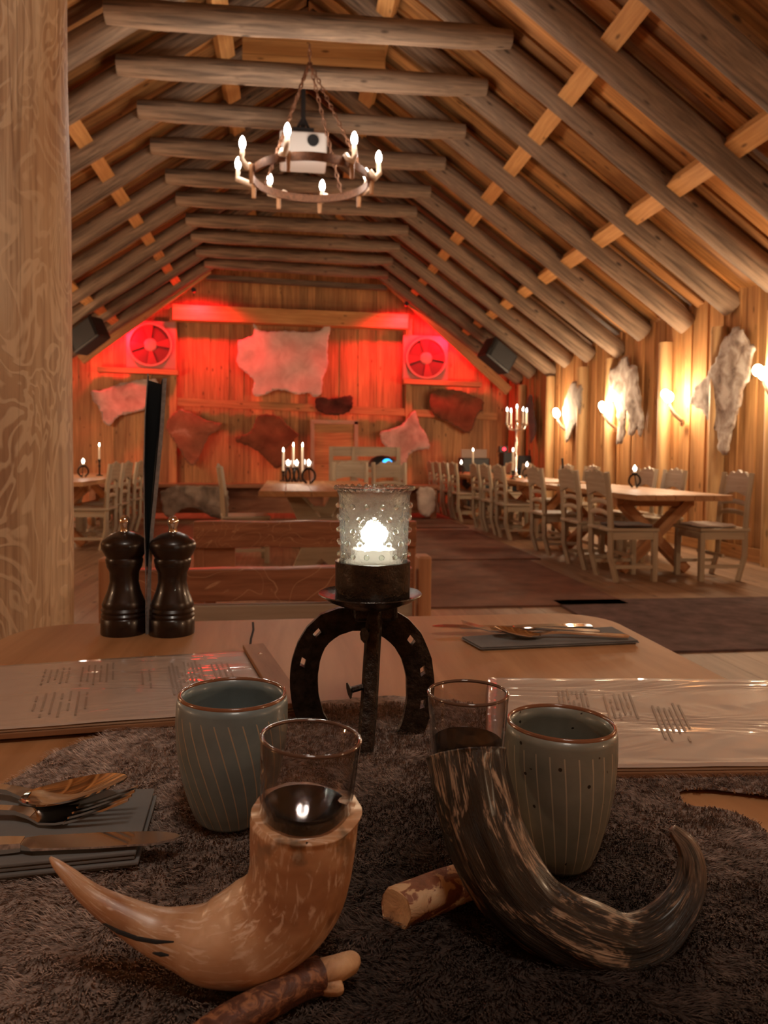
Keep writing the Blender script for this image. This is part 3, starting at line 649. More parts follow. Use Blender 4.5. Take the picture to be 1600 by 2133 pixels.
# nearest bench back: two posts, a broad live-edge rail and a lower board
Y1 = 1.95
A = W(205, 1187, Y=Y1); B = W(884, 1182, Y=Y1); zt = (A.z+B.z)/2; x0, x1 = A.x, B.x
t = thing('rustic_bench', 'wide rustic bench with a reddish slab back, right behind the front table', 'bench', ((x0+x1)/2, Y1, 0), 'rustic slab benches')
def slab(m, x0, x1, y, z0, z1, th, seed, amp=0.006):
    n = 16; top = []; bot = []
    for i in range(n+1):
        x = x0+(x1-x0)*i/n; top.append((x, z1+amp*noise.noise(Vector((x*5, seed, 0))))); bot.append((x, z0+amp*noise.noise(Vector((x*5, seed, 9)))))
    V = []; fs = []
    for i in range(n+1):
        for (x, z) in (bot[i], top[i]):
            for dy in (0, th): V.append((x, y+dy, z))
    for i in range(n):
        a, b = i*4, (i+1)*4; fs += [(a, b, b+2, a+2), (a+1, a+3, b+3, b+1), (a+2, b+2, b+3, a+3), (a, a+1, b+1, b)]
    fs += [(0, 2, 3, 1), (n*4, n*4+1, n*4+3, n*4+2)]
    m.add(V, fs, [[(V[k][2]+V[k][1], V[k][0]) for k in f] for f in fs]); return m
def burl_mat():
    m, nt, b = new_mat('burl_slab')
    tc = N(nt, 'ShaderNodeTexCoord').outputs['Object']
    n1 = noise_tex(nt, mapping(nt, tc, (3.2, 3, 5)), 1.0, 2, 0.5, 1.2)
    s = math_node(nt, 'ABSOLUTE', math_node(nt, 'SINE', math_node(nt, 'MULTIPLY', n1, 34)))
    lin = ramp(nt, s, [(0.0, (1, 1, 1)), (0.16, (0, 0, 0))])
    g = noise_tex(nt, mapping(nt, tc, (5, 5, 60)), 1.0, 4, 0.6, 0.3)
    base = ramp(nt, g, [(0.3, (0.20, 0.075, 0.035)), (0.7, (0.38, 0.16, 0.08))])
    nt.links.new(mixc(nt, math_node(nt, 'MULTIPLY', lin, 0.7), base, (0.62, 0.36, 0.2)), b.inputs['Base Color'])
    b.inputs['Roughness'].default_value = 0.35; b.inputs['Coat Weight'].default_value = 0.3
    return m
BURL = burl_mat()
slab(MB(), x0, x1-0.03, Y1, zt-0.085, zt, 0.04, 1).build('back_rail', BURL, t, None, 0.003)
slab(MB(), x0+0.01, x1-0.03, Y1+0.005, zt-0.17, zt-0.095, 0.03, 2, 0.002).build('back_rail', PALEW, t, None, 0.003)
for xx in (x0+0.02, x1):
    MB().box((xx, Y1+0.02, (zt+0.03)/2), (0.035, 0.07, zt+0.03)).build('post', TRESTLEW, t, None, 0.006)
MB().box(((x0+x1)/2, Y1-0.2, 0.44), (x1-x0+0.03, 0.40, 0.05), 'x').build('seat', BENCHW, t, None, 0.006)
for xx in (x0+0.02, x1): MB().box((xx, Y1-0.37, 0.208), (0.05, 0.05, 0.414)).build('leg', TRESTLEW, t)
# second bench
Y2 = 3.3
A = W(403, 1088, Y=Y2); B = W(868, 1084, Y=Y2); zt = (A.z+B.z)/2; x0, x1 = A.x, B.x
t = thing('rustic_bench', 'second rustic bench with an open slab back, in front of the middle table', 'bench', ((x0+x1)/2, Y2, 0), 'rustic slab benches')
slab(MB(), x0, x1, Y2, zt-0.115, zt, 0.045, 5).build('back_rail', BURL, t, None, 0.003)
MB().box((x0+0.09, Y2+0.04, (zt-0.1+0.46)/2), (0.17, 0.03, zt-0.1-0.46), 'x').build('side_panel', BENCHW, t)
for xx in (x0+0.02, x1-0.02):
    MB().box((xx, Y2+0.05, zt/2), (0.045, 0.06, zt-0.01)).build('post', BENCHW, t, None, 0.005)
MB().box(((x0+x1)/2, Y2+0.30, 0.44), (x1-x0, 0.42, 0.05), 'x').build('seat', BENCHW, t, None, 0.006)
for xx in (x0+0.03, x1-0.03): MB().box((xx, Y2+0.45, 0.208), (0.05, 0.05, 0.414)).build('leg', BENCHW, t)
# long bench in front of the far wall with hides over it
for (a, b, l) in (((180, 1007), (690, 1012), 'long wall bench left of and behind the middle table'), ((698, 1010), (915, 1012), 'long wall bench seen right of the glass candle')):
    A = W(*a, Y=12.2); B = W(*b, Y=12.2); t = thing('wall_bench', l, 'bench', ((A.x+B.x)/2, 12.35, 0), 'wall benches')
    MB().box(((A.x+B.x)/2, 12.38, A.z-0.03), (B.x-A.x, 0.42, 0.06), 'x').build('seat', BENCHW, t, None, 0.005)
    for xx in (A.x+0.08, B.x-0.08): MB().box((xx, 12.4, (A.z-0.06)/2), (0.09, 0.34, A.z-0.062)).build('leg', BENCHW, t)
    MB().box(((A.x+B.x)/2, 12.5, (A.z-0.06)/2+0.04), (B.x-A.x-0.2, 0.02, A.z-0.15), 'x').build('shade_board', BENCHW, t)  # added panel for the dark under the seat; hides the red-lit floor
wall_hide('shaggy grey hide draped over the left wall bench', 'hide', [(335, 1012), (475, 1012), (478, 1060), (470, 1078), (450, 1080), (430, 1070), (415, 1058), (395, 1055), (375, 1062), (355, 1080), (340, 1070)], 'Y', 12.17, HGREY, 0.05, 21, G+' ', jit=0.01, name='draped_hide')
wall_hide('pinkish hide draped over the bench right of the glass candle', 'hide', [(866, 1014), (905, 1014), (905, 1060), (890, 1078), (872, 1070)], 'Y', 12.17, HPALE, 0.05, 22, None, jit=0.01, name='draped_hide')
# settle behind middle table with roasting dome and blue light
A = W(690, 930, Y=11.0); B = W(830, 935, Y=11.0)
t = thing('settle', 'pale high backed settle behind the middle table', 'settle', ((A.x+B.x)/2, 11, 0))
for q_, z_ in ((A.x, 0), (B.x, 0), ((A.x*2+B.x)/3, 0.5)): MB().beam((q_, 11, z_), (q_, 11, A.z), 0.06, 0.06, (0, 1, 0)).build('post', PALEW, t)
for k, h in enumerate((0.14, 0.08, 0.08)):
    MB().box(((A.x+B.x)/2, 11, A.z-0.07-k*0.17), (B.x-A.x-0.05, 0.03, h), 'x').build('back_slat', PALEW, t)
MB().box(((A.x+B.x)/2, 10.8, 0.47), (B.x-A.x, 0.42, 0.05), 'x').build('seat', PALEW, t)
for xx in (A.x+0.03, B.x-0.03): MB().box((xx, 10.64, 0.222), (0.06, 0.06, 0.444)).build('leg', PALEW, t)
c = W(797, 968, Y=10.2); 
t = thing('serving_table', 'small pale side table under the black dome', 'table', (c.x, 10.2, 0))
MB().box((c.x-0.1, 10.2, c.z-0.05), (0.7, 0.45, 0.04), 'x').build('tabletop', PALEW, t)
for sx in (-0.32, 0.32):
    for sy in (-0.18, 0.18): MB().box((c.x-0.1+sx*0.95, 10.2+sy, (c.z-0.07)/2), (0.05, 0.05, c.z-0.072)).build('leg', PALEW, t)
t = thing('roasting_dome', 'black domed lid with a small blue light, behind the middle table', 'dome lid', (c.x, 10.2, c.z-0.03))
MB().lathe([(0.001, 0.16), (0.08, 0.15), (0.16, 0.11), (0.205, 0.04), (0.21, 0.0), (0.001, 0.0)], (c.x, 10.2, c.z-0.03), 28).build('lid', BLACK, t, 40)
MB().ball((c.x+0.04, 10.03, c.z+0.01), 0.075, 14).build('blue_lamp', E_BLUE, t, 180)
# equipment in the far right corner
gx = W(1082, 970, Y=14.5)
t = thing('equipment_table', 'dark covered table in the far right corner', 'table', (gx.x, 14.6, 0)); MB().box((4.38, 14.65, 0.40), (0.72, 0.6, 0.80)).build('cover', BLACKP, t)
for px, wv, hv, mt, l in ((1058, 0.22, 0.34, BLACK, 'dark blue cased loudspeaker box left on the corner table'), (1091, 0.26, 0.28, BLACK, 'black equipment case in the middle of the corner table'), (1114, 0.16, 0.40, BLACK, 'tall black equipment case at the right end of the corner table')):
    p = W(px, 960, Y=14.5); MBx = MB().box((p.x, 14.6, 0.802+hv/2), (wv, 0.35, hv)).build('equipment_case', mt, None, None, 0.015); tag(MBx, l, 'equipment case', 'sound equipment')
p = W(1050, 928, Y=14.5); t = thing('indicator_box', 'small black box with a red light in the far right corner', 'box', (p.x, 14.5, 1.142))
MB().box((p.x, 14.55, 1.142+0.06), (0.17, 0.12, 0.12)).build('case', BLACK, t); MB().ball((p.x, 14.48, 1.205), 0.035, 10).build('red_lamp', E_RED, t, 180)
p = W(1010, 945, Y=14.6)-Vector((0.2, 0, 0)); o = MB().box((p.x, 14.7, p.z), (0.52, 0.05, 0.17), 'x').build('corner_board', PANELP); t = None
o2 = MB()
tag(o, 'pale board standing on the black chest in the far right corner', 'board')
o = MB().box((p.x, 14.7, (p.z-0.087)/2), (0.55, 0.4, p.z-0.088)).build('black_chest', BLACK, None, None, 0.02); tag(o, 'low black chest under the pale board, left of the equipment table', 'chest')
# hides laid on two chair seats
for cx_, cy_, sg, mt_, l_ in ((XA, 6.27, 1, HDARK, 'dark hide lying on the seat of the nearest right hand chair'), (XWs, 6.25, -1, HPALE, 'pale hide lying on the seat of the chair standing alone at the table end')):
    vv, ff, _o, _i = poly_mesh(chaikin([(0.04, -0.19), (0.2, -0.205), (0.42, -0.18), (0.40, 0.0), (0.43, 0.19), (0.2, 0.2), (0.05, 0.18)]), 0.04, 0.006, 5, 0.03)
    o = MB().add([(cx_+sg*v.x, cy_+sg*v.y, 0.478+0.008*noise.noise(Vector((v.x*12, v.y*12, cx_)))) for v in vv], ff).build('seat_hide', mt_, None, 180)
    md = o.modifiers.new('solid', 'SOLIDIFY'); md.thickness = 0.014; md.offset = 0; tag(o, l_, 'hide')
# rugs
def rug(x0, x1, y0, y1, mat, label, z=0.012):
    m = MB().box(((x0+x1)/2, (y0+y1)/2, z/2+0.001), (x1-x0, y1-y0, z)); o = m.build('floor_rug', mat); tag(o, label, 'rug', 'floor rugs')
rug(0.35, 2.45, 5.1, 7.35, RUG, 'brown rug in the aisle beside the first right chairs')
rug(0.45, 2.6, 7.45, 10.4, RUG, 'brown rug in the middle of the aisle')
rug(0.65, 2.65, 10.75, 14.5, RUG, 'brown rug in the aisle nearest the far wall')
a = W(1345, 1362, Z=0); b = W(1245, 1252, Z=0)
rug(a.x, 4.5, a.y, b.y, RUGD, 'dark mottled purple brown rug before the right hand table')
# ------------------------------------------------------------------ small things on far tables
def flame_mesh(c, s=1.0): return MB().lathe([(0.0001, 0), (0.005*s, 0.004*s), (0.0065*s, 0.011*s), (0.004*s, 0.022*s), (0.0001, 0.034*s)], c, 10)
def candlestick(p, h, ch, label, mat=IRON, power=1.2):
    t = thing('candlestick', label, 'candle', p, 'tall table candles')
    p = Vector(p); MB().lathe([(0.001, 0), (0.045, 0), (0.045, 0.008), (0.012, 0.02), (0.010, h*0.5), (0.018, h*0.6), (0.010, h*0.7), (0.022, h), (0.001, h)], p, 18).build('holder', mat, t, 40)
    MB().lathe([(0.001, 0), (0.013, 0), (0.012, ch), (0.001, ch)], p+Vector((0, 0, h)), 14).build('wax_candle', WAX, t, 40)
    flame_mesh(p+Vector((0, 0, h+ch+0.003)), 1.4).build('flame', E_FLAME, t, 180)
    if power: lamp('candle_light', p+Vector((0, 0, h+ch+0.03)), power, WARM, 0.03, t)
def horseshoe_holder(p, label, power=1.0, s=1.0, rz=0.0):
    p = Vector(p); t = thing('horseshoe_candle_holder', label, 'candle holder', p, 'horseshoe candle holders on the far tables')
    R = Matrix.Rotation(rz, 3, 'Z')
    pth = [p+R @ Vector((0.062*s*sin(a)*(1.0 if abs(a) < 2.2 else 0.85), 0, 0.075*s+0.068*s*cos(a))) for a in [(-2.75+5.5*i/20) for i in range(21)]]
    MB().tube(pth, 0.011*s, 8, up=(0, 1, 0)).build('horseshoe', IRON, t, 60)
    MB().tube([p+R @ Vector((0, 0, 0.14*s)), p+R @ Vector((0, -0.05, 0.004))], 0.006*s, 6).build('rod', IRON, t)
    MB().lathe([(0.001, 0.145*s), (0.04*s, 0.15*s), (0.04*s, 0.155*s), (0.001, 0.155*s)], p, 20).build('plate', IRON, t, 40)
    c = p+Vector((0, 0, 0.155*s)); g = thing('votive_glass', label.replace('horseshoe candle holder', 'votive glass in the horseshoe holder'), 'votive glass', c, 'far votive glasses')
    MB().lathe([(0.024*s, 0), (0.034*s, 0.001), (0.036*s, 0.075*s), (0.034*s, 0.075*s), (0.031*s, 0.004), (0.001, 0.004)], c, 20).build('glass_wall', GLASS, g, 40)
    flame_mesh(c+Vector((0, 0, 0.02)), 1.9).build('flame', E_FLAME, g, 180)
    MB().lathe([(0.001, 0.005), (0.019, 0.005), (0.019, 0.02), (0.001, 0.02)], c, 14).build('tealight', WAX, g, 40)
    if power: lamp('candle_light', c+Vector((0, 0, 0.05*s)), power, WHITE, 0.03, g)
ZT = 0.751
horseshoe_holder((W(1322, 1005, Y=7.35).x, 7.35, ZT), 'horseshoe candle holder on the first right hand table')
horseshoe_holder((3.35, 10.25, ZT), 'horseshoe candle holder on the second right hand table', 0.8)
horseshoe_holder((2.95, 12.6, ZT), 'horseshoe candle holder on the last right hand table', 0.8)
horseshoe_holder((W(643, 1003, Y=7.9).x, 7.9, ZT), 'horseshoe candle holder at the front of the middle table', 1.2, 1.15, 0.3)
for px, py, l in ((600, 1000, 'horseshoe candle holder at the left of the middle table group'), (618, 1002, 'horseshoe candle holder between the candles of the middle table')):
    p = Vector((W(px, py, Y=8.35).x, 8.35, ZT)); horseshoe_holder(p, l, 0.8, 1.1, 1.2)
for px, hh, l in ((590, 0.12, 'unlit looking dark tall candle leftmost on the middle table'), (611, 0.16, 'tall yellow lit candle on the middle table'), (630, 0.08, 'tall pale lit candle right of the yellow one on the middle table')):
    p = Vector((W(px, 998, Y=8.7).x, 8.7, ZT)); candlestick(p, hh, 0.40-hh if px != 590 else 0.22, l, power=1.2 if px != 590 else 0)
candlestick((W(1068, 992, Y=9.9).x, 9.9, ZT), 0.12, 0.26, 'thick pale candle standing before the silver candelabrum')
candlestick((2.98, 11.9, ZT), 0.12, 0.27, 'yellow flamed candle on the last right hand table')
candlestick((-2.5, 10.4, ZT), 0.22, 0.17, 'yellow flamed candle on the left table')
horseshoe_holder((-2.5, 9.6, ZT), 'horseshoe candle holder on the left table by the log post', 0.9)
# silver candelabrum
b = Vector((W(1075, 980, Y=10.6).x, 10.6, ZT)); H = W(1075, 852, Y=10.6).z-ZT
t = thing('candelabrum', 'tall silver candelabrum with five lit white candles on the right tables', 'candelabrum', b)
MB().lathe([(0.001, 0), (0.09, 0), (0.09, 0.012), (0.03, 0.04), (0.015, 0.08), (0.028, 0.3), (0.02, 0.33), (0.013, 0.36), (0.026, 0.5), (0.018, 0.54), (0.011, 0.58), (0.02, H-0.26), (0.03, H-0.24), (0.012, H-0.2), (0.02, H-0.18), (0.001, H-0.18)], b, 20).build('stem', SILVER, t, 50)
for k in range(5):
    if k == 0: q = b+Vector((0, 0, H-0.16)); 
    else:
        a = k*pi/2+0.25; d = Vector((cos(a), sin(a), 0)); q = b+d*0.165+Vector((0, 0, H-0.21))
        MB().tube([b+Vector((0, 0, H-0.28)), b+d*0.06+Vector((0, 0, H-0.31)), b+d*0.13+Vector((0, 0, H-0.29)), q-Vector((0, 0, 0.02))], 0.010, 8).build('arm', SILVER, t, 60)
    MB().lathe([(0.001, -0.03), (0.03, -0.02), (0.034, 0.0), (0.001, 0.0)], q, 14).build('drip_pan', SILVER, t, 40)
    cnd = MB().lathe([(0.001, 0), (0.013, 0), (0.012, 0.17), (0.001, 0.17)], q, 12).build('wax_candle', WAX, t, 40)
    flame_mesh(q+Vector((0, 0, 0.172)), 1.8).build('flame', E_BULB, cnd, 180)
lamp('candelabrum_light', b+Vector((0, 0, H+0.08)), 6, WARM, 0.08, t)
# standing menu card on the first right table and folded white card
p = Vector((2.98, 7.9, ZT)); m = MB(); m.tube([p, p+Vector((0, 0, 0.1)), p+Vector((0.01, 0, 0.2)), p+Vector((0.0, 0, 0.3))], [0.012]*4, 6); m.lathe([(0.05, 0), (0.05, 0.01), (0.001, 0.01)], p, 16); tag(m.build('menu_stand', BLACK, None, 40), 'thin black card standing upright on the first right hand table', 'menu card')
# ================================================================== FRONT TABLE
TZ = CAMZ-0.295
pts = []
fl = W(62, 1308, Z=TZ); fr = W(1238, 1284, Z=TZ); xl = fl.x-0.02; xr = 0.585
def round_rect(x0, x1, y0, yl, yr, r, n=8):
    P = [(x0, y0), (x1, y0)]
    for i in range(n+1):
        a = pi/2*i/n; P.append((x1-r+r*cos(a), yr-r+r*sin(a)))
    for i in range(n+1):
        a = pi/2+pi/2*i/n; P.append((x0+r+r*cos(a), yl-r+r*sin(a)))
    return P
t = thing('front_table', 'orange pine table in the foreground set with fur, cups and horns', 'table', (0.08, 0.75, 0))
yl, yr = W(300, 1296, Z=TZ).y, W(1130, 1277, Z=TZ).y
P = round_rect(xl, xr, 0.08, yl, yr, 0.10)
m = MB(); n = len(P); V = [(x, y, TZ-0.035) for x, y in P]+[(x, y, TZ) for x, y in P]
fs = [tuple(reversed(range(n))), tuple(range(n, 2*n))]+[(i, (i+1) % n, (i+1) % n+n, i+n) for i in range(n)]
m.add(V, fs, [[(V[k][0], V[k][1]) for k in f] for f in fs]); m.build('tabletop', TABLEW, t, 30, 0.003)
for sx in (xl+0.12, xr-0.12):
    for sy in (0.2, 1.15): MB().box((sx, sy, (TZ-0.036)/2), (0.07, 0.07, TZ-0.037)).build('leg', TABLEW, t, None, 0.005)
MB().box(((xl+xr)/2, 1.16, TZ-0.085), (xr-xl-0.25, 0.03, 0.09), 'x').build('apron', TABLEW, t)
MB().tube([W(527, 1296, Z=TZ+0.0005), W(528, 1312, Z=TZ+0.0005), W(523, 1330, Z=TZ+0.0005), W(520, 1356, Z=TZ+0.0005)], 0.0018, 6, flat=0.3).build('board_crack', BLACKP, t)
# fur hide
hide_px = [(-260, 1680), (0, 1652), (70, 1608), (110, 1577), (190, 1545), (300, 1512), (400, 1494), (520, 1482), (640, 1472), (700, 1464), (800, 1456), (900, 1460), (1000, 1476), (1150, 1500), (1300, 1575), (1600, 1585), (1800, 1600), (1800, 1690),
           (1600, 1668), (1500, 1657), (1430, 1653), (1412, 1662), (1430, 1690), (1480, 1692), (1530, 1700), (1575, 1722), (1600, 1748), (1760, 1830), (1900, 1950), (1900, 2500), (-300, 2500)]
hp = [W(a, b, Z=TZ) for a, b in hide_px]; hp = [(min(max(p.x, xl+0.01), xr+0.05), max(p.y, 0.1)) for p in hp]
vv, ff, out, inside = poly_mesh(chaikin(hp), 0.012, 0.0008, 3, 0.008)
def hz(x, y): return 0.0045+0.0016*noise.noise(Vector((x*40, y*40, 2)))+0.0012*noise.noise(Vector((x*110, y*110, 5)))
def over(x, y, z): return z
t = thing('fur_hide', 'greyish brown fur hide spread over the front table under the cups and horns', 'hide', (0.05, 0.5, TZ))
m = MB(); m.add([(v.x, v.y, TZ+hz(v.x, v.y)) for v in vv], ff)
def fur_mat(name, dk):
    m_, nt, b = new_mat(name)
    tc = N(nt, 'ShaderNodeTexCoord').outputs['Object']
    sep = N(nt, 'ShaderNodeSeparateXYZ'); nt.links.new(tc, sep.inputs[0])
    dx = math_node(nt, 'DIVIDE', math_node(nt, 'SUBTRACT', sep.outputs[0], 0.13), 0.24)
    dy = math_node(nt, 'DIVIDE', math_node(nt, 'SUBTRACT', sep.outputs[1], 0.36), 0.34)
    d = math_node(nt, 'SQRT', math_node(nt, 'ADD', math_node(nt, 'MULTIPLY', dx, dx), math_node(nt, 'MULTIPLY', dy, dy)))
    n = noise_tex(nt, tc, 16, 4, 0.6)
    fac = math_node(nt, 'ADD', d, math_node(nt, 'MULTIPLY', math_node(nt, 'SUBTRACT', n, 0.5), 0.9))
    c = ramp(nt, math_node(nt, 'MULTIPLY', fac, 0.6), [(0.22, (0.085*dk, 0.062*dk, 0.052*dk)), (0.42, (0.19*dk, 0.14*dk, 0.115*dk)), (0.62, (0.44*dk, 0.335*dk, 0.28*dk)), (1.0, (0.66*dk, 0.53*dk, 0.46*dk))])
    f = noise_tex(nt, tc, 160, 2, 0.6)
    c2 = mixc(nt, 1.0, c, ramp(nt, f, [(0.35, (0.5, 0.5, 0.5)), (0.65, (1.25, 1.25, 1.25))]), 'MULTIPLY')
    nt.links.new(c2, b.inputs['Base Color']); b.inputs['Roughness'].default_value = 0.75; b.inputs['Specular IOR Level'].default_value = 0.2
    return m_
m.build('skin', fur_mat('fur_skin', 0.55), t, 180)
rnd = random.Random(12); V = []; Fs = []
cnt = 0
for q in range(170000):
    # denser towards the near side, where a hair shows larger
    u = rnd.random(); y = 0.33+(0.86-0.33)*u**1.35; x = rnd.uniform(xl+0.01, xr+0.02)
    if abs((x)/y-0.15) > 0.62: continue
    if not inside((x, y)): continue
    n1 = noise.noise(Vector((x*9, y*9, 1))); n2 = noise.noise(Vector((x*45, y*45, 4)))
    a = -1.9+1.5*n1+1.6*n2+rnd.uniform(-0.5, 0.5); L = (0.0075+0.003*rnd.random())*(1+0.5*n2); lean = 0.75+0.2*n2
    d = Vector((cos(a)*lean, sin(a)*lean, sqrt(max(0.05, 1-lean*lean)))); s_ = Vector((-d.y, d.x, 0)).normalized()*rnd.uniform(0.0003, 0.0005)
    b = Vector((x, y, TZ+hz(x, y)-0.001)); mid = b+d*L*0.5+Vector((0, 0, 0.0009)); tip = b+d*L-Vector((0, 0, 0.0007)); o = len(V)
    V += [b-s_, b+s_, mid+s_*0.8, mid-s_*0.8, tip]; Fs += [(o, o+1, o+2, o+3), (o+3, o+2, o+4)]
    cnt += 1
me = bpy.data.meshes.new('fur_pile'); me.from_pydata(V, [], Fs); me.materials.append(fur_mat('fur_hairs', 1.0)); me.shade_smooth()
o = bpy.data.objects.new('fur_pile', me); COL.objects.link(o); o.parent = t; o.matrix_parent_inverse = Matrix.Translation(-t.location); o['kind'] = 'stuff'
FZ = TZ+0.009      # where things rest on the pressed fur
# ------------------------------------------------------------------ ceramic cups
def cup_mat(name, a_, b_, stripe, tw, speck):
    m_, nt, b = new_mat(name)
    tc = N(nt, 'ShaderNodeTexCoord').outputs['Object']; sep = N(nt, 'ShaderNodeSeparateXYZ'); nt.links.new(tc, sep.inputs[0])
    ang = math_node(nt, 'ARCTAN2', sep.outputs[1], sep.outputs[0])
    wv = noise_tex(nt, tc, 9, 1); ang = math_node(nt, 'ADD', ang, math_node(nt, 'ADD', math_node(nt, 'MULTIPLY', sep.outputs[2], tw), math_node(nt, 'MULTIPLY', wv, 0.10)))
    fr = math_node(nt, 'FRACT', math_node(nt, 'MULTIPLY', ang, 26/(2*pi)))
    ln = math_node(nt, 'LESS_THAN', math_node(nt, 'ABSOLUTE', math_node(nt, 'SUBTRACT', fr, 0.5)), 0.05)
    geo = N(nt, 'ShaderNodeTexCoord').outputs['Normal']; sn = N(nt, 'ShaderNodeSeparateXYZ'); nt.links.new(geo, sn.inputs[0])
    dt_ = math_node(nt, 'ADD', math_node(nt, 'MULTIPLY', sn.outputs[0], sep.outputs[0]), math_node(nt, 'MULTIPLY', sn.outputs[1], sep.outputs[1]))
    inz = math_node(nt, 'MULTIPLY', math_node(nt, 'LESS_THAN', sep.outputs[2], 0.087), math_node(nt, 'GREATER_THAN', dt_, 0.0))
    rad = math_node(nt, 'SQRT', math_node(nt, 'ADD', math_node(nt, 'MULTIPLY', sep.outputs[0], sep.outputs[0]), math_node(nt, 'MULTIPLY', sep.outputs[1], sep.outputs[1])))
    n = noise_tex(nt, tc, 30, 4, 0.6); base = ramp(nt, n, [(0.3, a_), (0.7, b_)])
    col = mixc(nt, math_node(nt, 'MULTIPLY', math_node(nt, 'MULTIPLY', ln, inz), 0.85), base, stripe)
    if speck:
        vo = N(nt, 'ShaderNodeTexVoronoi'); vo.inputs['Scale'].default_value = 130; nt.links.new(tc, vo.inputs['Vector'])
        sp = math_node(nt, 'LESS_THAN', vo.outputs['Distance'], 0.17); sel = math_node(nt, 'GREATER_THAN', noise_tex(nt, tc, 90, 0), 0.6)
        col = mixc(nt, math_node(nt, 'MULTIPLY', sp, sel), col, (0.02, 0.015, 0.01))
    nt.links.new(col, b.inputs['Base Color']); b.inputs['Roughness'].default_value = 0.38; b.inputs['Coat Weight'].default_value = 0.25
    bump(nt, b, math_node(nt, 'ADD', ln, n), 0.12, 0.001)
    return m_
RIM = plain('brown_glazed_rim', (0.20, 0.085, 0.045), 0.18, 0.0, coat=0.8)
def cup(px, py, r, h, mat, label, tilt=0.0):
    c = W(px, py, Z=FZ); t = thing('ceramic_cup', label, 'cup', c, 'striped ceramic cups')
    prof = [(0.0001, 0.0), (r*0.55, 0.0), (r*0.62, 0.003), (r*0.74, h*0.15), (r*0.88, h*0.36), (r*0.97, h*0.58), (r*1.0, h*0.78), (r*0.99, h*0.93), (r*0.965, h*0.985)]
    inn = [(r*0.90, h*0.985), (r*0.93, h*0.9), (r*0.93, h*0.7), (r*0.88, h*0.5), (r*0.75, h*0.25), (r*0.5, h*0.08), (0.0001, h*0.07)]
    wv = lambda a, i: 1+0.006*sin(3*a)
    o = MB().lathe(prof+inn, (0, 0, 0), 64, rfun=wv).build('body', mat, t, 180, world=False)
    MB().lathe([(r*0.965+0.0014*cos(q*pi/4), h*0.987+0.0016*sin(q*pi/4)) if False else (r*0.933+r*0.034*cos(q*pi/4), h*0.986+0.0022*sin(q*pi/4)) for q in range(8)], (0, 0, 0), 64, closed=True, rfun=wv).build('rim', RIM, t, 180, world=False)
    t.rotation_euler = (0, tilt, 0.4); return t
cup(480, 1703, 0.0432, 0.099, cup_mat('blue_grey_glaze', (0.125, 0.17, 0.175), (0.18, 0.235, 0.24), (0.42, 0.33, 0.22), 7.0, False), 'blue grey striped ceramic cup behind the light horn', 0.02)
cup(1160, 1790, 0.0392, 0.099, cup_mat('green_grey_glaze', (0.14, 0.15, 0.12), (0.21, 0.215, 0.175), (0.42, 0.36, 0.26), 2.0, True), 'speckled green grey striped ceramic cup behind the dark horn', 0.02)
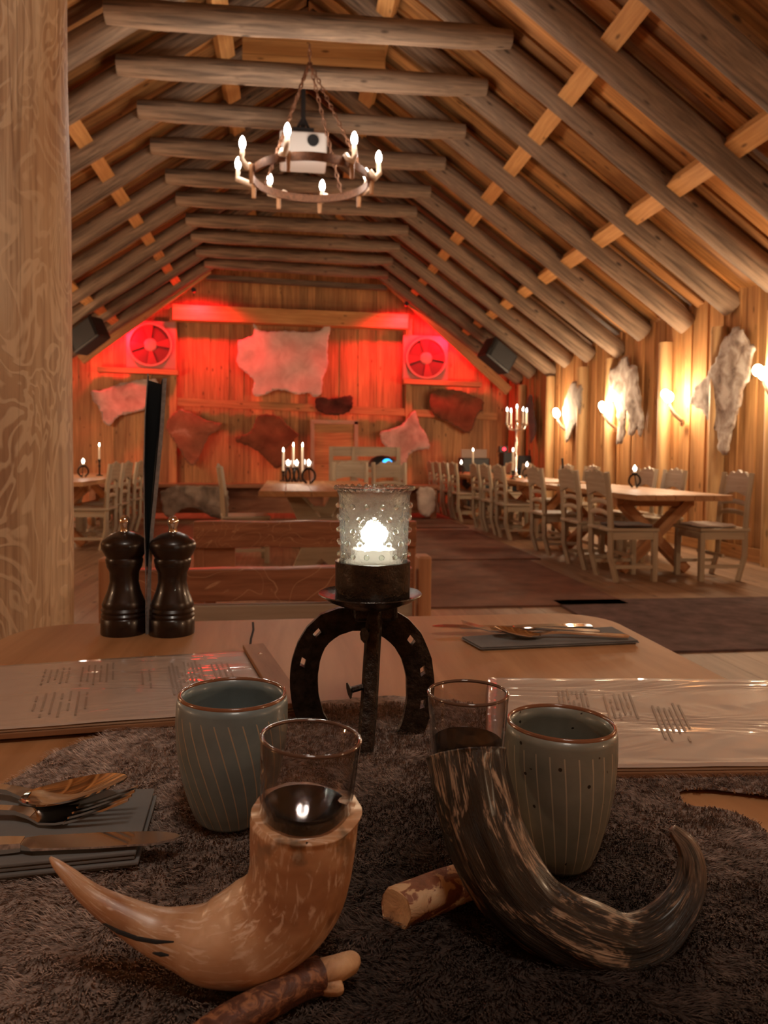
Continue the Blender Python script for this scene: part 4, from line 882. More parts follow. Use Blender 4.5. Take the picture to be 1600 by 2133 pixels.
# ------------------------------------------------------------------ horns
def horn_mat(name, light):
    m_, nt, b = new_mat(name)
    uv = N(nt, 'ShaderNodeUVMap').outputs[0]; tc = N(nt, 'ShaderNodeTexCoord').outputs['Object']
    if light:
        n = noise_tex(nt, mapping(nt, tc, (1, 1, 1)), 22, 4, 0.6, 0.4); st = noise_tex(nt, mapping(nt, uv, (260, 60, 1)), 1.0, 4, 0.6, 0.8)
        c = ramp(nt, n, [(0.3, (0.34, 0.16, 0.075)), (0.5, (0.50, 0.29, 0.155)), (0.72, (0.62, 0.42, 0.27))])
        c = mixc(nt, ramp(nt, st, [(0.54, (0, 0, 0)), (0.64, (0.75, 0.75, 0.75))]), c, (0.74, 0.58, 0.44))
        dkk = noise_tex(nt, mapping(nt, tc, (1, 1, 1), (0.37, 0.2, 0.1)), 34, 2)
        c = mixc(nt, ramp(nt, dkk, [(0.66, (0, 0, 0)), (0.76, (0.75, 0.75, 0.75))]), c, (0.13, 0.06, 0.03))
        sx = N(nt, 'ShaderNodeSeparateXYZ'); nt.links.new(uv, sx.inputs[0])
        topd = math_node(nt, 'MULTIPLY', ramp(nt, sx.outputs[1], [(0.0, (1, 1, 1)), (0.016, (0.4, 0.4, 0.4)), (0.03, (0, 0, 0))]), ramp(nt, noise_tex(nt, tc, 60, 3), [(0.5, (0, 0, 0)), (0.6, (0.8, 0.8, 0.8))]))
        c = mixc(nt, topd, c, (0.10, 0.085, 0.06))
        b.inputs['Roughness'].default_value = 0.38; b.inputs['Coat Weight'].default_value = 0.25; b.inputs['Coat Roughness'].default_value = 0.25
        b.inputs['Subsurface Weight'].default_value = 0.1; b.inputs['Subsurface Radius'].default_value = (0.006, 0.003, 0.001)
        bump(nt, b, st, 0.12, 0.001)
    else:
        st = noise_tex(nt, mapping(nt, uv, (420, 26, 1)), 1.0, 5, 0.65, 1.6); big = noise_tex(nt, mapping(nt, uv, (75, 22, 1)), 1.0, 4, 0.65, 1.5)
        f = math_node(nt, 'ADD', math_node(nt, 'MULTIPLY', st, 0.45), math_node(nt, 'MULTIPLY', big, 0.55))
        c = ramp(nt, f, [(0.40, (0.006, 0.005, 0.004)), (0.535, (0.022, 0.017, 0.012)), (0.56, (0.17, 0.11, 0.07)), (0.63, (0.42, 0.30, 0.20))])
        sx = N(nt, 'ShaderNodeSeparateXYZ'); nt.links.new(uv, sx.inputs[0])
        tipf = math_node(nt, 'MULTIPLY', ramp(nt, sx.outputs[1], [(0.20, (0, 0, 0)), (0.27, (1, 1, 1))]), ramp(nt, big, [(0.38, (0, 0, 0)), (0.52, (0.85, 0.85, 0.85))]))
        c = mixc(nt, tipf, c, (0.42, 0.29, 0.20))
        b.inputs['Roughness'].default_value = 0.38; b.inputs['Coat Weight'].default_value = 0.2; b.inputs['Coat Roughness'].default_value = 0.2
        bump(nt, b, f, 0.9, 0.003)
    nt.links.new(c, b.inputs['Base Color']); return m_
def smooth_path(ctrl, n=8):
    P = [Vector(c[0]) for c in ctrl]; R = [c[1] for c in ctrl]; out = []; rr = []
    for i in range(len(P)-1):
        p0, p1, p2, p3 = P[max(i-1, 0)], P[i], P[i+1], P[min(i+2, len(P)-1)]; r0, r1, r2, r3 = R[max(i-1, 0)], R[i], R[i+1], R[min(i+2, len(P)-1)]
        for q in range(n):
            u = q/n
            f = lambda a, b, c, d: 0.5*((2*b)+(c-a)*u+(2*a-5*b+4*c-d)*u*u+(-a+3*b-3*c+d)*u*u*u)
            out.append(f(p0, p1, p2, p3)); rr.append(max(0.0008, f(r0, r1, r2, r3)))
    out.append(P[-1]); rr.append(R[-1]); return out, rr
def horn(ctrl_px, depth, mat, label, lip, ridge):
    ctrl = [(W(px, py, Y=depth(i)), r/F*depth(i)) for i, (px, py, r) in enumerate(ctrl_px)]
    path, rad = smooth_path(ctrl, 8)
    t = thing('drinking_horn', label, 'drinking horn', (path[len(path)//3].x, path[len(path)//3].y, FZ), 'drinking horns')
    # outer shell then back inside for the hollow mouth
    inner = [path[k] for k in (12, 9, 6, 3, 0)]; ir = [rad[k]*0.86 for k in (12, 9, 6, 3, 0)]
    m = MB(); pth = inner+path; rd = ir+rad
    def rf(a, L, i):
        k = i-len(inner)
        j = 1+0.012*sin(7*a+2)+ridge*(0.5+0.5*cos(a*9+k*0.12))*min(1, max(0, k)/6)*-0.09+0.006*noise.noise(Vector((k*0.35, a, 3)))
        if -2 <= k <= 1: j += lip*0.05*sin(a*2+0.7)+0.02*sin(a*5)
        return j
    m.tube(pth, rd, 56, rfun=rf)
    if lip:
        for k in (len(inner)-1, len(inner), len(inner)+1):
            for j in range(56):
                v = Vector(m.v[k*56+j]); c = pth[k]; wx = (v.x-c.x)/rd[k]
                if wx > 0.5: f = ((wx-0.5)*2)**2; m.v[k*56+j] = (v.x+0.003*f, v.y, v.z+0.005*f)
                else: m.v[k*56+j] = (v.x, v.y, v.z+0.0012*noise.noise(Vector((j*0.5, 1, 1))))
    # v=0 at mouth for uv: shift
    Lin = sum((inner[k+1]-inner[k]).length for k in range(len(inner)-1))+(path[0]-inner[-1]).length
    m.uv = [[(u, v-Lin) for u, v in f] for f in m.uv]
    m.build('horn_body', mat, t, 180)
    return t, path, rad
LHORN = [(635, 1690, 113), (632, 1745, 111), (626, 1810, 107), (610, 1862, 106), (575, 1908, 103), (515, 1945, 102), (440, 1962, 82), (385, 1955, 62), (320, 1938, 45), (250, 1903, 33), (190, 1866, 23), (145, 1825, 15), (118, 1800, 9), (104, 1786, 3)]
ht, hpath, hrad = horn(LHORN, lambda i: 0.395+0.0015*i, horn_mat('light_horn', True), 'light honey coloured drinking horn with its tip curling up at the left', 1, 0.0)
RHORN = [(972, 1571, 87), (980, 1625, 88), (998, 1700, 90), (1020, 1760, 90), (1058, 1830, 87), (1110, 1890, 82), (1170, 1930, 80), (1240, 1958, 78), (1305, 1968, 66), (1365, 1945, 56), (1412, 1895, 44), (1438, 1840, 35), (1440, 1790, 29), (1428, 1757, 23), (1410, 1737, 17), (1400, 1726, 11)]
dt, dpath, drad = horn(RHORN, lambda i: [0.462, 0.454, 0.445, 0.436, 0.427, 0.418, 0.411, 0.407, 0.407, 0.409, 0.413, 0.418, 0.422, 0.425, 0.427, 0.428][i], horn_mat('dark_horn', False), 'dark ridged drinking horn with pale streaks, its tip curling up at the right', 0, 1.0)
for ln in ([(212, 1922), (245, 1940), (285, 1955), (325, 1962), (362, 1962)], [(318, 1985), (335, 1988), (352, 1990)]):
    MB().tube([W(a, b, Y=0.398+(0.012 if a < 230 else 0)+(-0.0145+(360-a)*0.00006)) for a, b in ln], [0.0004]+[0.0011]*(len(ln)-2)+[0.0004], 6).build('crack', BLACKP, ht)
# ------------------------------------------------------------------ shot glasses
def shot(cpx, cpy, Y, r0, r1, h, fill, tilt, label, lab2):
    c = W(cpx, cpy, Y=Y); M = Matrix.Rotation(tilt[0], 3, 'X') @ Matrix.Rotation(tilt[1], 3, 'Y'); th = 0.0014
    t = thing('shot_glass', label, 'glass', c, 'glasses in the horns')
    prof = [(0.0001, 0), (r0, 0), (r0+(r1-r0)*0.5, h*0.5), (r1, h-0.001), (r1-th*0.5, h), (r1-th, h-0.001), (r0+(r1-r0)*0.5-th, h*0.5), (r0-th, 0.004), (0.0001, 0.003)]
    MB().lathe(prof, c, 56, M).build('glass_wall', GLASS, t, 180)
    MB().lathe([(r1-th*0.5+0.0011*cos(q*pi/4), h+0.0011*sin(q*pi/4)) for q in range(8)], c, 56, M, closed=True).build('rim', plain('glass_rim_'+lab2, (0.10, 0.06, 0.045), 0.06, 0.0, coat=1.0), t, 180)
    rf = r0+(r1-r0)*fill/h-th-0.0002
    o = MB().lathe([(0.0001, 0.0042), (r0-th-0.0003, 0.0042), (rf, fill-0.0008), (rf-0.001, fill), (0.0001, fill)], c, 48, M).build('liqueur', LIQ, None, 20)
    tag(o, 'dark liqueur in the %s' % lab2, 'drink', 'dark liqueur shots')
shot(632, 1746, 0.395, 0.0234, 0.0268, 0.0545, 0.0195, (0, 0.07), 'clear shot glass of dark drink in the light horn', 'glass of the light horn')
shot(973, 1598, 0.463, 0.0226, 0.0258, 0.0485, 0.0185, (0, 0.0), 'clear shot glass of dark drink in the dark horn', 'glass of the dark horn')
# stick feet under the horns
def stick(ctrl, label, forks=None, mat_end=True):
    P = [(W(a, b, Z=z), r) for a, b, z, r in ctrl]; path, rad = smooth_path(P, 6)
    t = thing('horn_rest_stick', label, 'stick', (path[0].x, path[0].y, TZ), 'sticks propping the horns')
    b = MB().tube(path, rad, 16, wob=0.25, seed=3).build('branch', STICKW, t, 70)
    if not forks and mat_end: MB().tube([path[0]-(path[1]-path[0]).normalized()*0.0008, path[0]+(path[1]-path[0]).normalized()*0.002], [rad[0]*1.0, rad[0]*1.06], 16, wob=0.25, seed=3).build('cut_end', CUTW, b, 40)
    for f in forks or ():
        P = [(W(a, b_, Z=z), r) for a, b_, z, r in f]; path, rad = smooth_path(P, 5); MB().tube(path, rad, 12, wob=0.2, seed=6).build('fork', STICKW, b, 70)
BARK = blotch('stick_bark', (0.11, 0.042, 0.024), (0.30, 0.13, 0.06), 130, 0.5, 0.62)
_s = STICKW; STICKW = BARK
stick([(400, 2190, TZ+0.014, 0.009), (480, 2130, TZ+0.016, 0.0085), (560, 2085, TZ+0.017, 0.008), (630, 2045, TZ+0.018, 0.0085), (668, 2030, TZ+0.018, 0.009)], 'reddish forked branch stub under the light horn',
      None, False)
STICKW = _s
for ctrl in ([(662, 2030, TZ+0.018, 0.007), (700, 2018, TZ+0.021, 0.0065), (735, 2003, TZ+0.022, 0.0055), (747, 1999, TZ+0.022, 0.003)], [(655, 2035, TZ+0.015, 0.006), (680, 2050, TZ+0.014, 0.0055), (708, 2056, TZ+0.014, 0.004), (714, 2056, TZ+0.014, 0.002)]):
    P = [(W(a, b_, Z=z), r) for a, b_, z, r in ctrl]; path, rad = smooth_path(P, 5)
    par = [o for o in bpy.data.objects if o.get('label') == 'reddish forked branch stub under the light horn'][0]
    MB().tube(path, rad, 12, wob=0.25, seed=6).build('cut_fork', CUTW, par, 70)
stick([(828, 1894, TZ+0.014, 0.012), (836, 1890, TZ+0.014, 0.0125), (880, 1872, TZ+0.015, 0.0122), (930, 1852, TZ+0.016, 0.012), (990, 1830, TZ+0.016, 0.011), (1060, 1812, TZ+0.015, 0.010)], 'stripped pale stick with a slanted cut end under the dark horn')
# ------------------------------------------------------------------ horseshoe candle stand
YS = 0.765
t = thing('horseshoe_stand', 'black horseshoe candle stand on three feet in the middle of the front table', 'candle holder', W(760, 1560, Z=TZ))
RIGHT = [(722, 1268), (665, 1290), (628, 1335), (606, 1400), (606, 1470), (628, 1520)]
# outline of the shoe, traced outer then inner, standing and leaning a little
outer = [(628, 1528), (608, 1470), (603, 1425), (606, 1385), (618, 1345), (638, 1310), (668, 1282), (705, 1268), (760, 1264), (812, 1268), (850, 1288), (880, 1322), (900, 1370), (907, 1425), (902, 1478), (888, 1520), (868, 1558)]
inner = [(818, 1550), (840, 1505), (849, 1460), (848, 1410), (838, 1375), (820, 1345), (795, 1325), (765, 1315), (735, 1315), (705, 1325), (680, 1345), (668, 1372), (662, 1410), (664, 1450), (675, 1490), (690, 1512)]
def arc_resample(pts, n):
    P = [Vector(p) for p in pts]; L = [0]
    for i in range(1, len(P)): L.append(L[-1]+(P[i]-P[i-1]).length)
    out = []
    for k in range(n):
        s = L[-1]*k/(n-1); i = max(j for j in range(len(L)) if L[j] <= s+1e-9); i = min(i, len(P)-2)
        out.append(P[i].lerp(P[i+1], (s-L[i])/(L[i+1]-L[i])))
    return out
no = 40; oo = arc_resample(outer, no); ii = arc_resample(list(reversed(inner)), no)
def ysh(k):  # right heel nearer than the left
    return 0.80-0.045*k/(no-1)
holes = {8: 1, 12: 1, 25: 1, 29: 1, 33: 1}
V = []; fs = []
cols = [0.0, 0.30, 0.48, 1.0]
for k in range(no):
    for layer in (0, 0.011):
        for c in cols:
            p = oo[k].lerp(ii[k], c); q = W(p.x, p.y, Y=ysh(k)); V.append(q+Vector((0, layer+(0.002 if c in (0.0, 1.0) and layer == 0 else 0), 0)))
nc = len(cols)
for k in range(no-1):
    a = k*2*nc; b = (k+1)*2*nc
    for c in range(nc-1):
        if c == 1 and k in holes:
            fs += [(a+1, b+1, b+nc+1, a+nc+1), (a+2, a+nc+2, b+nc+2, b+2), (a+1, a+nc+1, a+nc+2, a+2), (b+1, b+2, b+nc+2, b+nc+1)]; continue
        fs += [(a+c, a+c+1, b+c+1, b+c), (a+nc+c, b+nc+c, b+nc+c+1, a+nc+c+1)]
    fs += [(a, b, b+nc, a+nc), (a+nc-1, a+2*nc-1, b+2*nc-1, b+nc-1)]
fs += [tuple([0, nc, nc+1, 1]), (1, nc+1, nc+2, 2), (2, nc+2, nc+3, 3)]
e = (no-1)*2*nc; fs += [(e, e+1, e+nc+1, e+nc), (e+1, e+2, e+nc+2, e+nc+1), (e+2, e+3, e+nc+3, e+nc+2)]
MB().add(V, fs).build('horseshoe', IRON, t, 40)
pl = W(771, 1240, Y=0.765)
MB().tube([W(781, 1262, Y=0.765), W(775, 1350, Y=0.755), W(768, 1470, Y=0.735), W(758, 1584, Y=0.715)], [0.0085, 0.0085, 0.0088, 0.0085], 8, wob=0.1).build('rod', IRON, t, 40)
MB().lathe([(0.0001, -0.014), (0.02, -0.013), (0.03, -0.010), (0.045, -0.004), (0.0535, 0.002), (0.053, 0.003), (0.044, -0.001), (0.0001, -0.002)], pl, 48).build('dish', PEWTER, t, 60)
MB().box(W(782, 1272, Y=0.77), (0.045, 0.02, 0.02)).build('weld_block', IRON, t, None, 0.004)
m = MB(); a = W(768, 1427, Y=0.742); b = W(733, 1437, Y=0.738); m.tube([a, b], 0.0032, 6); m.tube([b, b+(b-a)*0.18], [0.003, 0.0085], 8); m.build('nail', IRON, t, 40)
m = MB(); a = W(772, 1322, Y=0.755); b = W(762, 1323, Y=0.752); m.tube([a, b], 0.003, 6); m.tube([b, b+(b-a)*0.3], [0.003, 0.008], 8); m.build('nail', IRON, t, 40)
gc = pl+Vector((W(776, 1240, Y=0.765).x-pl.x, 0, 0.0))
MB().lathe([(0.0001, -0.001), (0.0385, -0.001), (0.0388, 0.036), (0.0378, 0.0365), (0.037, 0.036), (0.0365, 0.002), (0.0001, 0.002)], gc, 48).build('holder_cup', PEWTER, t, 60)
# pressed glass votive
g = thing('votive_glass', 'clear pressed glass votive with beads, glowing on the horseshoe stand', 'votive glass', gc+Vector((0, 0, 0.003)))
base = gc+Vector((0.001, 0, 0.003)); GH = W(779, 1016, Y=0.765).z-base.z
m = MB(); r0, r1 = 0.0335, 0.0368
m.lathe([(0.0001, 0), (r0, 0), (r0+(r1-r0)*0.5, GH*0.5), (r1, GH*0.93), (r1+0.002, GH-0.003), (r1+0.0035, GH), (r1+0.0005, GH+0.0005), (r1-0.003, GH*0.93), (r0+(r1-r0)*0.5-0.003, GH*0.5), (r0-0.003, 0.004), (0.0001, 0.004)], base, 64)
m.build('glass_wall', PRESSED, g, 180)
m = MB()
for rrow in range(6):
    z = GH*(0.26+0.115*rrow); nn = 15
    for k in range(nn):
        a = 2*pi*(k+(rrow % 2)*0.5)/nn; rr = r0+(r1-r0)*z/GH+0.0008; m.ball(base+Vector((rr*cos(a), rr*sin(a), z)), 0.0030, 8)
for k in range(30):
    a = 2*pi*k/30; m.ball(base+Vector(((r1+0.0028)*cos(a), (r1+0.0028)*sin(a), GH)), 0.0027, 8)
bd = m.build('beading', PRESSED, g, 180)
tl = thing('tealight', 'burning white tealight inside the beaded votive glass', 'candle', base+Vector((0, 0, 0.03)))
# stands on a wax plug in the glass
MB().lathe([(0.0001, 0.0045), (r0-0.0045, 0.0045), (r0-0.0035, 0.033), (0.0001, 0.033)], base, 32).build('wax_filling', plain('grey_wax_filling', (0.5, 0.46, 0.42), 0.6), tl, 40)
MB().lathe([(0.0001, 0.0335), (0.0195, 0.0335), (0.020, 0.046), (0.0185, 0.046), (0.018, 0.043), (0.0001, 0.043)], base, 28).build('cup', plain('tealight_wax', (0.8, 0.76, 0.7), 0.4, emit=(1, 0.9, 0.8), es=0.12), tl, 40)  # weak emission imitates candlelight shining through the wax
MB().lathe([(0.0001, 0), (0.006, 0.001), (0.0075, 0.006), (0.0055, 0.014), (0.0025, 0.021), (0.0001, 0.026)], base+Vector((0, 0, 0.0445)), 14).build('flame', E_TEA, tl, 180)
MB().lathe([(0.0001, 0.0435), (0.0182, 0.0436), (0.014, 0.0470), (0.0001, 0.0505)], base, 16).build('molten_pool', emis('painted_wax_glow', (1, 0.95, 0.88), 12), tl, 180)  # emission and domed shape imitate the overexposed wax around the flame
lamp('tealight_light', base+Vector((0, 0, 0.062)), 0.55, WHITE, 0.012, tl)
# ------------------------------------------------------------------ pepper mills and upright menu
def mill(px, py, label, capm):
    c = W(px, py+6, Z=TZ)
    t = thing('pepper_mill', label, 'pepper mill', c, 'dark turned mills')
    MB().lathe([(0.0001, 0), (0.0345, 0), (0.0355, 0.003), (0.0355, 0.024), (0.034, 0.026), (0.0352, 0.030), (0.033, 0.033), (0.0352, 0.037), (0.0328, 0.041), (0.034, 0.045), (0.031, 0.052), (0.0255, 0.066), (0.0222, 0.080), (0.0228, 0.095), (0.0275, 0.104), (0.0275, 0.108), (0.0001, 0.108)], c, 40).build('body', MILLW, t, 40)
    MB().lathe([(0.0001, 0.1082), (0.0282, 0.1082), (0.0290, 0.114), (0.0275, 0.117), (0.0300, 0.121), (0.0355, 0.131), (0.0362, 0.138), (0.034, 0.143), (0.022, 0.152), (0.010, 0.157), (0.0001, 0.158)], c, 40).build('head', MILLW, t, 40)
    MB().lathe([(0.0001, 0.157), (0.0075, 0.157), (0.006, 0.163), (0.0085, 0.169), (0.0085, 0.175), (0.005, 0.180), (0.0001, 0.181)], c, 20).build('knob', capm, t, 50)
    t.rotation_euler = (0, 0.012, 0); t.scale = (1.02, 1.02, 1.06); return t
mill(258, 1312, 'dark wooden pepper mill left of the upright menu', STEEL)
mill(358, 1313, 'dark wooden pepper mill right of the upright menu', STEEL)
d0 = W(306, 1322, Z=TZ); dirv = Vector((d0.x, d0.y, 0)).normalized(); ex = Vector((dirv.y, -dirv.x, 0))
t = thing('upright_menu', 'tall dark menu folder standing edge on between the two mills', 'menu', d0)
def leaf(xs, th, y0, y1, mat, name, mirror=False):
    V = []; fs = []; n = len(xs)
    for (z, x) in xs:
        for dy in (y0, y1):
            for dx in (0, th): V.append(d0+dirv*dy+ex*(x+dx)+Vector((0, 0, z)))
    for i in range(n-1):
        a, b = i*4, (i+1)*4; fs += [(a, b, b+1, a+1)[::-1], (a+2, a+3, b+3, b+2)[::-1], (a, a+2, b+2, b), (a+1, b+1, b+3, a+3)]
    fs += [(0, 1, 3, 2), ((n-1)*4, (n-1)*4+2, (n-1)*4+3, (n-1)*4+1)]
    return MB().add(V, fs).build(name, mat, t, 60)
PXM = 1.235/F
def prof(lst): return [((1322-y)*PXM, (x-306)*PXM) for x, y in lst]
leaf(prof([(303.5, 1322), (303, 1200), (300.5, 1100), (299.5, 980), (302, 880), (308, 790)]), 0.0016, 0.0, 0.10, GREYC, 'front_leaf')
leaf(prof([(305.5, 1322), (307, 1200), (312, 1110), (322, 1010), (332, 900), (338, 798)]), 0.0062, 0.003, 0.16, GREYC, 'back_leaf')
leaf(prof([(305, 1200), (305, 1130), (303, 1040), (302.5, 950), (305, 860), (310, 795)]), 0.0008, 0.002, 0.10, BLACKP, 'lining')
leaf(prof([(307, 1198), (312, 1108), (321, 1010), (331, 900), (336.5, 800)]), 0.0007, 0.001, 0.15, BLACKP, 'lining')
# the folded inner pages close the far side of the wedge
V = []; fs = []; Lp = prof([(304, 1200), (301.5, 1100), (301, 980), (303, 880), (309, 792)]); Rp = prof([(307, 1200), (312.5, 1100), (323, 980), (333, 880), (338, 800)])
for (z, x), (z2, x2) in zip(Lp, Rp): V += [d0+dirv*0.10+ex*x+Vector((0, 0, z)), d0+dirv*0.10+ex*x2+Vector((0, 0, z2)), d0+dirv*0.104+ex*x+Vector((0, 0, z)), d0+dirv*0.104+ex*x2+Vector((0, 0, z2))]
for i in range(len(Lp)-1): a = i*4; fs += [(a, a+1, a+5, a+4), (a+2, a+6, a+7, a+3)]
MB().add(V, fs).build('inner_pages', BLACKP, t)
# ------------------------------------------------------------------ clipboard menus lying on the table
def plastic():
    m_, nt, b = new_mat('laminated_sheet')
    tc = N(nt, 'ShaderNodeTexCoord').outputs['Object']
    b.inputs['Base Color'].default_value = (0.46, 0.36, 0.29, 1); b.inputs['Roughness'].default_value = 0.45
    b.inputs['Coat Weight'].default_value = 1.0; b.inputs['Coat Roughness'].default_value = 0.07
    n = noise_tex(nt, mapping(nt, tc, (5, 16, 1)), 1.0, 3, 0.6, 0.8)
    bp = N(nt, 'ShaderNodeBump'); bp.inputs['Strength'].default_value = 0.6; bp.inputs['Distance'].default_value = 0.006
    nt.links.new(n, bp.inputs['Height']); nt.links.new(bp.outputs[0], b.inputs['Coat Normal']); nt.links.new(bp.outputs[0], b.inputs['Normal'])
    return m_
LAM = plastic(); INK = plain('faded_print', (0.29, 0.22, 0.17), 0.5, coat=0.8); EDGE = plain('sheet_edges', (0.40, 0.28, 0.19), 0.6)
def menu(corners, label, textblocks, clamp=None, zbase=0.0):
    P = [W(a, b, Z=TZ+0.012) for a, b in corners]; P = [Vector((p.x, p.y, 0)) for p in P]
    t = thing('menu_clipboard', label, 'menu', (P[0]+P[2])/2+Vector((0, 0, TZ)), 'laminated menus on wooden boards')
    cen = sum(P, Vector())/4
    def lay(sc_, z0, z1, mat, name, wavy=0):
        Q = [cen+(p-cen)*sc_ for p in P]
        if not wavy:
            m = MB().prism([q+Vector((0, 0, z1)) for q in Q], (0, 0, z0-z1)); return m.build(name, mat, t, None, 0.0008)
        n = 30; V = []; fs = []
        for i in range(n+1):
            for j in range(n+1):
                u, v = i/n, j/n; q = Q[0].lerp(Q[1], u).lerp(Q[3].lerp(Q[2], u), v)
                V.append(q+Vector((0, 0, z1+wavy*(noise.noise(q*14)+0.3*noise.noise(q*40)))))
        for i in range(n):
            for j in range(n): a = i*(n+1)+j; fs.append((a, a+n+1, a+n+2, a+1))
        nn = sum(((V[f[1]]-V[f[0]]).cross(V[f[2]]-V[f[0]]) for f in fs[:1]), Vector())
        if nn.z < 0: fs = [tuple(reversed(f)) for f in fs]
        o = MB().add(V, fs).build(name, mat, t, 180); md = o.modifiers.new('solid', 'SOLIDIFY'); md.thickness = 0.0006; return o
    zb = TZ+zbase
    lay(1.0, zb+0.0005, zb+0.0065, BOARDW, 'board'); lay(0.985, zb+0.0068, zb+0.0095, EDGE, 'paper_stack'); lay(0.992, 0, zb+0.0112, LAM, 'laminated_page', 0.0009)
    def Q(u, v): return P[0].lerp(P[1], u).lerp(P[3].lerp(P[2], u), v)
    m = MB(); rnd = random.Random(len(label))
    for (u0, u1, v0, v1, n) in textblocks:
        for k in range(n):
            u = u0+(u1-u0)*(k+0.5)/n; va = v0+(v1-v0)*rnd.uniform(0, 0.15); vb = v1-(v1-v0)*rnd.uniform(0, 0.35); hw = 0.0012
            a, b = Q(u, va), Q(u, vb); s = (b-a).cross(Vector((0, 0, 1))).normalized()*hw; steps = 8
            vs_ = []; ff_ = []
            for q in range(steps+1):
                c = a.lerp(b, q/steps); z = zb+0.0115+0.0009*(noise.noise(c*14)+0.3*noise.noise(c*40))+0.0004
                vs_ += [c-s+Vector((0, 0, z)), c+s+Vector((0, 0, z))]
            for q in range(steps):
                if rnd.random() < 0.12: continue
                ff_.append((q*2, q*2+1, q*2+3, q*2+2))
            m.add(vs_, ff_)
    m.build('printed_lines', INK, t)
    if clamp:
        m = MB(); a, b = Q(clamp, -0.02), Q(clamp, 1.02); m.beam(a+Vector((0, 0, zb+0.0155)), b+Vector((0, 0, zb+0.0155)), 0.030, 0.006); m.build('wooden_clamp', BOARDW, t, None, 0.001)
        m = MB()
        for v in (0.2, 0.8): m.ball(Q(clamp, v)+Vector((0, 0, zb+0.0187)), 0.003, 10, 0.4)
        m.build('rivets', STEEL, t, 180)
    return t
menu([(-190, 1402), (545, 1357), (628, 1480), (-330, 1550)], 'laminated menu on a wooden board lying at the left of the table', [(0.36, 0.44, 0.12, 0.45, 5), (0.36, 0.50, 0.55, 0.9, 7), (0.46, 0.56, 0.10, 0.5, 6), (0.62, 0.66, 0.25, 0.6, 2), (0.70, 0.80, 0.15, 0.8, 9), (0.82, 0.88, 0.2, 0.6, 4)], 0.975, zbase=0.004)
menu([(1015, 1415), (1640, 1418), (1790, 1598), (1010, 1608)], 'laminated menu on a wooden board at the right behind the speckled cup', [(0.22, 0.32, 0.15, 0.55, 7), (0.36, 0.46, 0.2, 0.6, 6), (0.5, 0.6, 0.35, 0.8, 6)], zbase=0.003)
# ------------------------------------------------------------------ napkins and cutlery
def napkin(c4, z0, th, label, layers=3):
    P = [W(a, b, Z=z0+th) for a, b in c4]; cen = sum(P, Vector())/4; m = MB()
    t = thing('folded_napkin', label, 'napkin', (cen.x, cen.y, z0), 'grey folded napkins')
    for k in range(layers):
        s = 1-0.012*(layers-1-k)*(-1)**k; zt = z0+th*(k+1)/layers-0.0006; zb = z0+th*k/layers
        Q = [Vector((cen.x+(p.x-cen.x)*s, cen.y+(p.y-cen.y)*s, zt)) for p in P]
        MB().prism(Q, (0, 0, zb-zt)).build('fold', LINENB, t, None, 0.0008)
    return P
NZ = TZ+0.006
napkin([(-120, 1655), (322, 1640), (283, 1772), (-160, 1815)], TZ+0.006, 0.013, 'grey folded napkin under cutlery at the left edge of the table', 4)
napkin([(962, 1325), (1275, 1304), (1330, 1333), (1003, 1347)], TZ+0.0, 0.007, 'grey folded napkin under cutlery at the far right of the table', 3)
def axes(a, b):
    d = (b-a).normalized(); s = d.cross(Vector((0, 0, 1))).normalized(); u = s.cross(d).normalized(); return d, s, u
def sweep(sections, mat, name, parent, n=14):
    # sections: (center, halfwidth vec, up vec half thickness, dish)
    V = []; fs = []
    for c, s, u, dish in sections:
        for j in range(n+1): q = -1+2*j/n; V.append(c+s*q+u-u.normalized()*dish*(1-q*q))
        for j in range(n+1): q = 1-2*j/n; V.append(c+s*q-u-u.normalized()*dish*(1-q*q))
    k = 2*(n+1)
    for i in range(len(sections)-1):
        for j in range(k): jn = (j+1) % k; fs.append((i*k+j, i*k+jn, (i+1)*k+jn, (i+1)*k+j))
    fs.append(tuple(reversed(range(k)))); e = (len(sections)-1)*k; fs.append(tuple(e+j for j in range(k)))
    return MB().add(V, fs).build(name, mat, parent, 50)
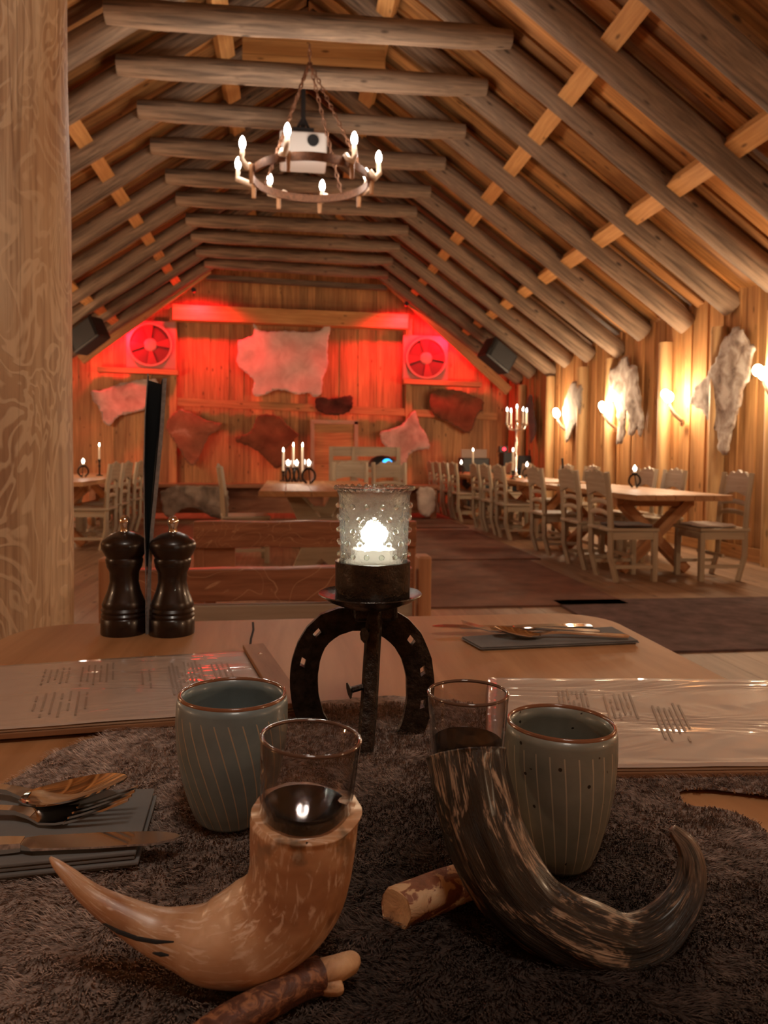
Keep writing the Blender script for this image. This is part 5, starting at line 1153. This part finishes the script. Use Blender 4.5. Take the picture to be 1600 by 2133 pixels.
def cutlery(kind, heel, tip, z0, ztip, label, L=0.2, sag=0.0):
    """heel: end of the handle, tip: head end (world xy), arched like real cutlery"""
    a = Vector((heel.x, heel.y, 0)); b = Vector((tip.x, tip.y, 0)); d = (b-a); L = d.length; d.normalize(); s = Vector((-d.y, d.x, 0))
    t = thing(kind, label, kind.replace('_', ' '), Vector((a.x, a.y, z0)), 'cutlery on napkins')
    U = Vector((0, 0, 1)); S = L/0.2
    def sec(x, hw, z, th=0.0009, dish=0.0): return (a+d*(x*L)+U*(z), s*hw*S, U*th, dish)
    if kind == 'table_knife':
        sweep([sec(0, 0.002, z0), sec(0.01, 0.007, z0, 0.003), (sec(0.25, 0.0075, z0, 0.0036)), sec(0.45, 0.0055, z0, 0.0034), sec(0.5, 0.0048, z0, 0.003)], STEEL, 'handle', t)
        sweep([sec(0.5, 0.0045, z0, 0.002), sec(0.54, 0.0085, z0, 0.0009), sec(0.75, 0.0095, (z0+ztip)/2, 0.0007), sec(0.92, 0.008, ztip, 0.0007), sec(0.98, 0.004, ztip, 0.0007), sec(1.0, 0.001, ztip, 0.0006)], STEEL, 'blade', t)
        return
    hs = [sec(0, 0.003, z0+0.001), sec(0.02, 0.0085, z0+0.001, 0.0011), sec(0.12, 0.0088, z0+0.002, 0.0012), sec(0.3, 0.005, z0+0.004, 0.0013), sec(0.5, 0.0034, z0+0.006, 0.0016), sec(0.6, 0.0036, z0+0.005, 0.0016), sec(0.66, 0.006, z0+0.002, 0.0013)]
    sweep(hs, STEEL, 'handle', t)
    if kind == 'table_spoon':
        bowl = []
        for q in range(13):
            u = q/12; x = 0.655+0.345*u; hw = 0.0205*sin(pi*(0.06+0.94*u*0.985))**0.62*(1.0 if u < 0.5 else 1.0); z = z0+0.001+(ztip-z0)*u**1.3
            bowl.append(sec(x, max(hw, 0.001), z, 0.0007, 0.0085*sin(pi*min(1, 0.08+u*0.92))))
        sweep(bowl, STEEL, 'bowl', t, 16)
    else:
        neck = [sec(0.655, 0.006, z0+0.002, 0.001), sec(0.70, 0.0115, z0+0.001, 0.0009, 0.001), sec(0.76, 0.013, z0+0.0018, 0.0009, 0.002), sec(0.79, 0.013, z0+0.003, 0.0009, 0.002)]
        sweep(neck, STEEL, 'root', t)
        for k in range(4):
            o_ = (-1+2*k/3)*0.0108*S; pt = []
            for q in range(6):
                u = q/5; x = 0.785+0.215*u; z = z0+0.002+(ztip-z0)*u**1.2; c = a+d*(x*L)+s*o_*(1-0.1*u)+U*z
                pt.append((c, s*(0.0017-0.0009*u)*S, U*0.0009, 0.0))
            sweep(pt, STEEL, 'tine', t, 4)
ZN = TZ+0.020
cutlery('table_spoon', W(-330, 1640, Z=ZN), W(262, 1662, Z=ZN+0.006), ZN+0.002, ZN+0.020, 'shiny spoon uppermost on the left napkin')
cutlery('dinner_fork', W(-330, 1700, Z=ZN), W(278, 1690, Z=ZN+0.006), ZN+0.001, ZN+0.018, 'shiny fork between spoon and knife on the left napkin')
cutlery('table_knife', W(-300, 1790, Z=ZN), W(375, 1748, Z=ZN), ZN+0.0035, ZN+0.002, 'shiny knife at the front edge of the left napkin')
ZN = TZ+0.009
cutlery('table_knife', W(1235, 1308, Z=ZN), W(900, 1312, Z=ZN), ZN+0.002, ZN+0.006, 'knife with its blade pointing left on the far right napkin')
cutlery('dinner_fork', W(1250, 1318, Z=ZN), W(962, 1303, Z=ZN+0.01), ZN+0.0015, ZN+0.014, 'fork in the middle of the far right napkin')
cutlery('table_spoon', W(1310, 1328, Z=ZN), W(1030, 1312, Z=ZN+0.01), ZN+0.0015, ZN+0.014, 'spoon at the front of the far right napkin')
print('FUR', cnt, 'OBJ', len(bpy.data.objects))
